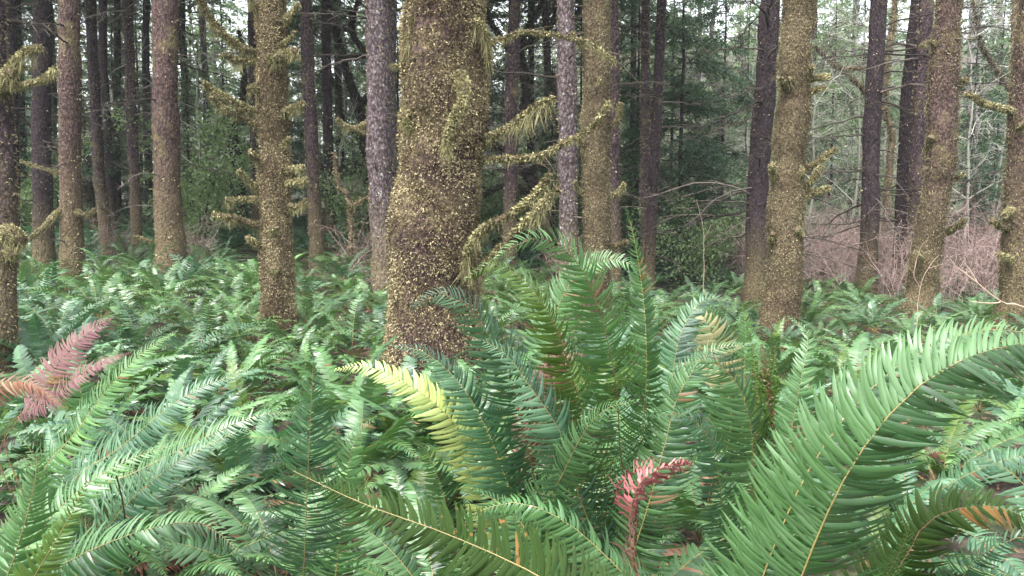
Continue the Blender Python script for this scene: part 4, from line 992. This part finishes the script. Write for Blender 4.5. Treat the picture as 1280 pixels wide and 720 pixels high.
add_fronds(t, 9, .8, 0, M_fern, rh, dead=2, tilt=(.1, .7))

b = (-1.3, 2.6); t = fern_thing(b, 'mid-green fern with long low fronds pointing toward the slim mossy tree')
hero(t, b, [(150, 560, 2.4), (210, 510, 2.4), (260, 480, 2.45), (312, 465, 2.5)], CAMN(.1, 1), .11, M_fern_blue, rh, s0=.2)
hero(t, b, [(170, 590, 2.3), (260, 545, 2.3), (320, 520, 2.35), (370, 515, 2.4)], CAMN(.1, 1), .11, M_fern, rh, s0=.2)
add_fronds(t, 11, .8, 0, M_fern, rh, dead=2, tilt=(.1, .8))
b = (.85, 3.3); t = fern_thing(b, 'fern with a cream-bleached curled frond beyond the dark curling fern')
hero(t, b, [(900, 490, 3.1), (898, 440, 3.05), (885, 405, 3.0), (868, 385, 3.0)], CAMN(-.3, .5), .10, M_fern_pale, rh, s0=.66, spacing=.018, label='cream-bleached frond')
hero(t, b, [(905, 470, 3.1), (895, 400, 3.1), (870, 368, 3.1), (848, 372, 3.1)], CAMN(0, .5), .11, M_fern, rh, s0=.3, droop=.5)
hero(t, b, [(930, 470, 3.1), (932, 410, 3.1), (925, 375, 3.1)], CAMN(-.3, .3), .09, M_fern, rh, s0=.3)
add_fronds(t, 11, .8, 1, M_fern, rh, dead=2, tilt=(.1, .7))

# scattered ferns -------------------------------------------------
hero_bases = [(.36, 1.12), (.24, .98), (.3, 1.35), (.16, 2.05), (-.02, 2.15), (-.52, 2.05), (.62, 2.0), (.7, 2.4), (.27, 1.55), (-1., 1.35), (-1.75, 2.8), (-1.3, 2.6), (.85, 3.3)]
rp = np.random.default_rng(404)
spots = [(-1.0, 4.75), (-.62, 4.6), (-.25, 4.8), (-.8, 3.9), (-.3, 3.8)]
TALL = set(spots)
def free(x, y, d):
    for (a, b_) in spots:
        if (a-x)**2+(b_-y)**2 < d*d: return False
    for (a, b_) in hero_bases:
        if (a-x)**2+(b_-y)**2 < .42**2: return False
    for T_ in TREES:
        if (T_['x']-x)**2+(T_['y']-y)**2 < (T_['r']+.22)**2: return False
    return True
for y0, y1, tries, d in [(1.75, 4, 900, .50), (4, 8, 3000, .54), (8, 13, 5500, .62), (13, 18, 4000, .95)]:
    for k in range(tries):
        y = math.sqrt(rp.uniform(y0*y0, y1*y1)); x = rp.uniform(-.72, .72)*y + rp.uniform(-.25, .25)
        if free(x, y, d): spots.append((x, y))
spots.sort(key=lambda p: p[1])
print('fern spots', len(spots))
MID = []
for v in range(8):
    g = Geo(); n = int(rf.integers(19, 26))
    for k in range(n):
        a, b_ = LIB2[rf.integers(len(LIB2))]
        M = frond_matrix(6.283*(k+rf.random())/n, rf.uniform(-.1, .7), rf.normal()*.2, rf.uniform(.7, 1.05))
        sh = rf.normal()*.13; g.merge(a, M, sh); 
        h = Geo(); h.V = b_.V; h.R = b_.R; h.F = [(F, 1) for F, m in b_.F]; h.n = b_.n; g.merge(h, M)
    for k in range(2):
        a, b_ = LIB2[rf.integers(len(LIB2))]
        h = Geo(); h.V = a.V; h.R = a.R; h.F = [(F, 2) for F, m in a.F]; h.n = a.n
        g.merge(h, frond_matrix(rf.uniform(0, 6.3), rf.uniform(.6, 1.), 0, .8))
    MID.append((g.mesh('sword_fern', [M_fern, M_stalk, M_fern_dead]), g.mesh('sword_fern', [M_fern_blue, M_stalk, M_fern_dead])))
LAND = sorted([(0, 'the ragged mossy edge trunk'), (90, 'the reddish-brown trunk'), (213, 'the broad brown trunk'), (345, 'the burled mossy tree'), (480, 'the lilac trunk'), (545, 'the thickest trunk'),
        (636, 'the drooping boughs'), (745, 'the olive mossy trunk'), (812, 'the twin trunks'), (948, 'the dark leaning trunk'), (980, 'the fuzzy-stubbed trunk'), (1084, 'the slim near-black trunk'), (1160, 'the ruddy mossy trunk'), (1270, 'the last mossy trunk')])
used_lab = {}
def fern_label(x, y, mat, s):
    px = to_px((x, y, .5))[0]
    nm = min(LAND, key=lambda q: abs(q[0]-px)); d = px-nm[0]
    rel = 'right in line with' if abs(d) < 14 else ('a little left of' if d < 0 else 'a little right of')
    band = 'very near' if y < 2.8 else 'near' if y < 4 else 'middle-near' if y < 5.6 else 'middle' if y < 7.5 else 'mid-far' if y < 9.5 else 'far' if y < 12 else 'farther' if y < 14.5 else 'farthest'
    tone = {'fern_green': 'green', 'fern_blue_green': 'bluish', 'fern_olive': 'olive'}[mat.name]
    size = 'tall' if s > .93 else 'low' if s < .78 else 'mid-height'
    return '%s %s fern, %s row, %s %s' % (size, tone, band, rel, nm[1])
far_g = Geo(); n_ind = 0
for i, (x, y) in enumerate(spots):
    px, _ = to_px((x, y, .5))
    low = .88 if px > 830 else 1.0
    if px < 330 and y > 4: low = 1.16
    s = rp.uniform(.68, 1.0)*low
    # keep clear sight of the main trunk's foot and others
    if 440 < px < 640 and 2.6 < y < 6.1: s *= .95
    if (x, y) in TALL: s = 1.08
    if y < 2.6: s = min(s, .62)
    elif y < 3.5: s = min(s, .8)
    if n_ind < 300-len(hero_bases):
        mat = fern_tone(rp, y); lb = fern_label(x, y, mat, s)
        gname = 'sword ferns: '+lb
        used_lab[lb] = used_lab.get(lb, 0)+1
        if used_lab[lb] > 1: lb = ['', 'sparser ', 'shaggier ', 'rounder ', 'flatter ', 'looser '][min(5, used_lab[lb]-1)]+lb
        if y < 7.2:
            t = thing('sword_fern', lb, 'fern', (x, y, gz1(x, y)), 0, 'sword ferns carpeting the forest floor')
            lod = 0 if y < 4.0 else 1
            add_fronds(t, int(rp.integers(11, 17)) if y > 2.4 else 10, s, lod, mat, rp, dead=int(rp.integers(0, 2)), tilt=(-.05, .65))
        else:
            v = int(rp.integers(8)); o = link('sword_fern', MID[v][1 if mat is M_fern_blue else 0], None, (x, y, gz1(x, y)), (0, 0, rp.uniform(0, 6.3)), s)
            tag(o, lb, 'fern', 'sword ferns carpeting the forest floor')
        n_ind += 1
        ylast = y
    else:
        n = 12
        for k in range(n):
            a, b_ = LIB2[rf.integers(len(LIB2))]
            M = Matrix.Translation((x, y, gz1(x, y))) @ frond_matrix(6.283*(k+rf.random())/n, rf.uniform(-.1, .6), 0, rf.uniform(.8, 1.15)*s)
            far_g.merge(a, M, rf.normal()*.12)
print('individual ferns', n_ind, 'to', ylast, 'max label share', max(used_lab.values()), len(used_lab))
# beyond: a fern carpet reaching the far trunks
for k in range(420):
    y = rp.uniform(17, 27); x = rp.uniform(-.75, .75)*y
    if x > .22*y and y > 20: continue
    s = rp.uniform(.8, 1.15)*(1.1 if x < 0 else .8); z = gz1(x, y)
    for m in range(8):
        a, b_ = LIB2[rf.integers(len(LIB2))]
        far_g.merge(a, Matrix.Translation((x, y, z)) @ frond_matrix(rf.uniform(0, 6.283), rf.uniform(-.1, .6), 0, s*rf.uniform(.8, 1.1)), rf.normal()*.12)
tag(link('far_ferns', far_g.mesh('far_ferns', [M_fern_blue])), 'bluish carpet of ferns spreading back among the distant trunks', 'ferns', kind='stuff')
print('far fern verts', far_g.n)

# ------------------------------------------------------------------ litter, twigs, small things
def litter():
    rng = np.random.default_rng(66); n = 26000
    y = np.sqrt(rng.uniform(.5, 14**2, n)); x = rng.uniform(-.8, .8, n)*y
    P = np.stack([x, y, gz(x, y)+rng.uniform(.003, .03, n)], 1)
    D = nrm(rand_unit(n, rng)*np.array([1, 1, .3])); S = nrm(np.cross(D, np.array([0, 0, 1.])+rng.normal(size=(n, 3))*.4))
    g = Geo(); diamonds(g, P, D, S, rng.uniform(.02, .09, n), rng.uniform(.008, .03, n), rng.random(n))
    tag(link('leaf_litter', g.mesh('leaf_litter', [M_litter])), 'brown fallen needles and leaf litter on the forest floor', 'leaf litter', kind='stuff')
litter()
# pinkish bare sapling twigs by the last mossy trunk
def twig_plant(name, label, pixlists, D, mat, cat='twig', base=None):
    p = at(pixlists[0][0][0][0], pixlists[0][0][0][1], D); bs = np.array([p[0], D, gz1(p[0], D)])
    g = Geo()
    for k, (pix, r) in enumerate(pixlists):
        pts = [at(a, b_, D-.03*i) for i, (a, b_) in enumerate(pix)]
        if k == 0: pts = [bs]+pts
        Q, L = resample(pts, n=18); Q = Q-bs+np.stack([(vnoise(Q, 9, 30+m)-.5)*.03 for m in range(3)], 1)
        tube(g, Q, np.linspace(r, r*.4, 18), 5, .5)
    o = link(name, g.mesh(name, [mat]), None, bs); tag(o, label, cat)
twig_plant('bare_sapling', 'bare forked pinkish twigs sticking up before the last mossy trunk', [([(1300, 400), (1282, 385), (1250, 376), (1222, 355), (1192, 330), (1188, 322)], .009), ([(1222, 355), (1208, 330), (1207, 314)], .005), ([(1250, 376), (1230, 378), (1210, 375)], .006), ([(1262, 382), (1248, 374), (1240, 365)], .004)], 5.5, M_paletwig)
twig_plant('bare_sapling', 'thin pale wand curving up in front of the ruddy trunk', [([(1146, 400), (1150, 360), (1160, 335), (1175, 318)], .005), ([(1150, 360), (1142, 340), (1152, 310), (1160, 300)], .004), ([(1160, 335), (1178, 330)], .003)], 8.5, M_paletwig)
twig_plant('bare_sapling', 'thin dark twig poking up among ferns in the lower corner', [([(160, 720), (155, 660), (148, 620), (142, 600)], .004), ([(158, 700), (170, 690), (176, 670)], .003)], 1.55, M_twig)
twig_plant('bare_sapling', 'slim dead wands beside the twin trunks', [([(880, 330), (878, 280), (870, 250)], .006), ([(879, 300), (890, 280)], .004)], 12, M_paletwig)
# rotten stump between the central ferns
def stump():
    b_ = at(693, 560, 2.6); bs = (b_[0], 2.6, gz1(b_[0], 2.6)); t = thing('rotten_stump', 'black rotten stump hidden between the central upright fern fronds', 'stump', bs)
    g = Geo(); z = np.linspace(-.1, .5, 14); P = np.stack([0*z, 0*z, z], 1); tube(g, P, .11*(1.3-.5*np.clip(z, 0, 1)), 20, .5, noise=.3, nscale=14)
    link('stump_wood', g.mesh('stump_wood', [M_bark_dark]), t)
stump()
# fallen branches on the ground
for i, (x, y, a, s, lb) in enumerate([(-1.0, 3.6, .4, 1.5, 'fallen dead branch among ferns in front of the burled tree'), (.9, 5.5, 2.2, 1.8, 'fallen dead branch right of the thickest trunk foot'), (-2.6, 5.2, 1.2, 1.7, 'fallen dead branch below the broad brown trunk')]):
    tag(link('fallen_branch', DEAD[i], None, (x, y, gz1(x, y)+.06), (0.2, 0, a), s), lb, 'branch')

# ------------------------------------------------------------------ thin forest air
def haze():
    m, nt, out = newmat('haze'); v = nt.nodes.new('ShaderNodeVolumePrincipled')
    v.inputs['Color'].default_value = (.86, .92, .93, 1); v.inputs['Density'].default_value = .0010; v.inputs['Anisotropy'].default_value = .2
    nt.links.new(v.outputs[0], out.inputs['Volume'])
    x0, x1, y0, y1, z0, z1 = -262, 262, -82, 262, -1.6, 52
    V = [(x, y, z) for z in (z0, z1) for y in (y0, y1) for x in (x0, x1)]
    g = Geo(); g.add(V, [[0, 2, 3, 1], [4, 5, 7, 6], [0, 1, 5, 4], [2, 6, 7, 3], [0, 4, 6, 2], [1, 3, 7, 5]])
    tag(link('haze', g.mesh('haze', [m], smooth=False)), 'thin pale forest air softening the distance', 'haze', kind='stuff')
haze()
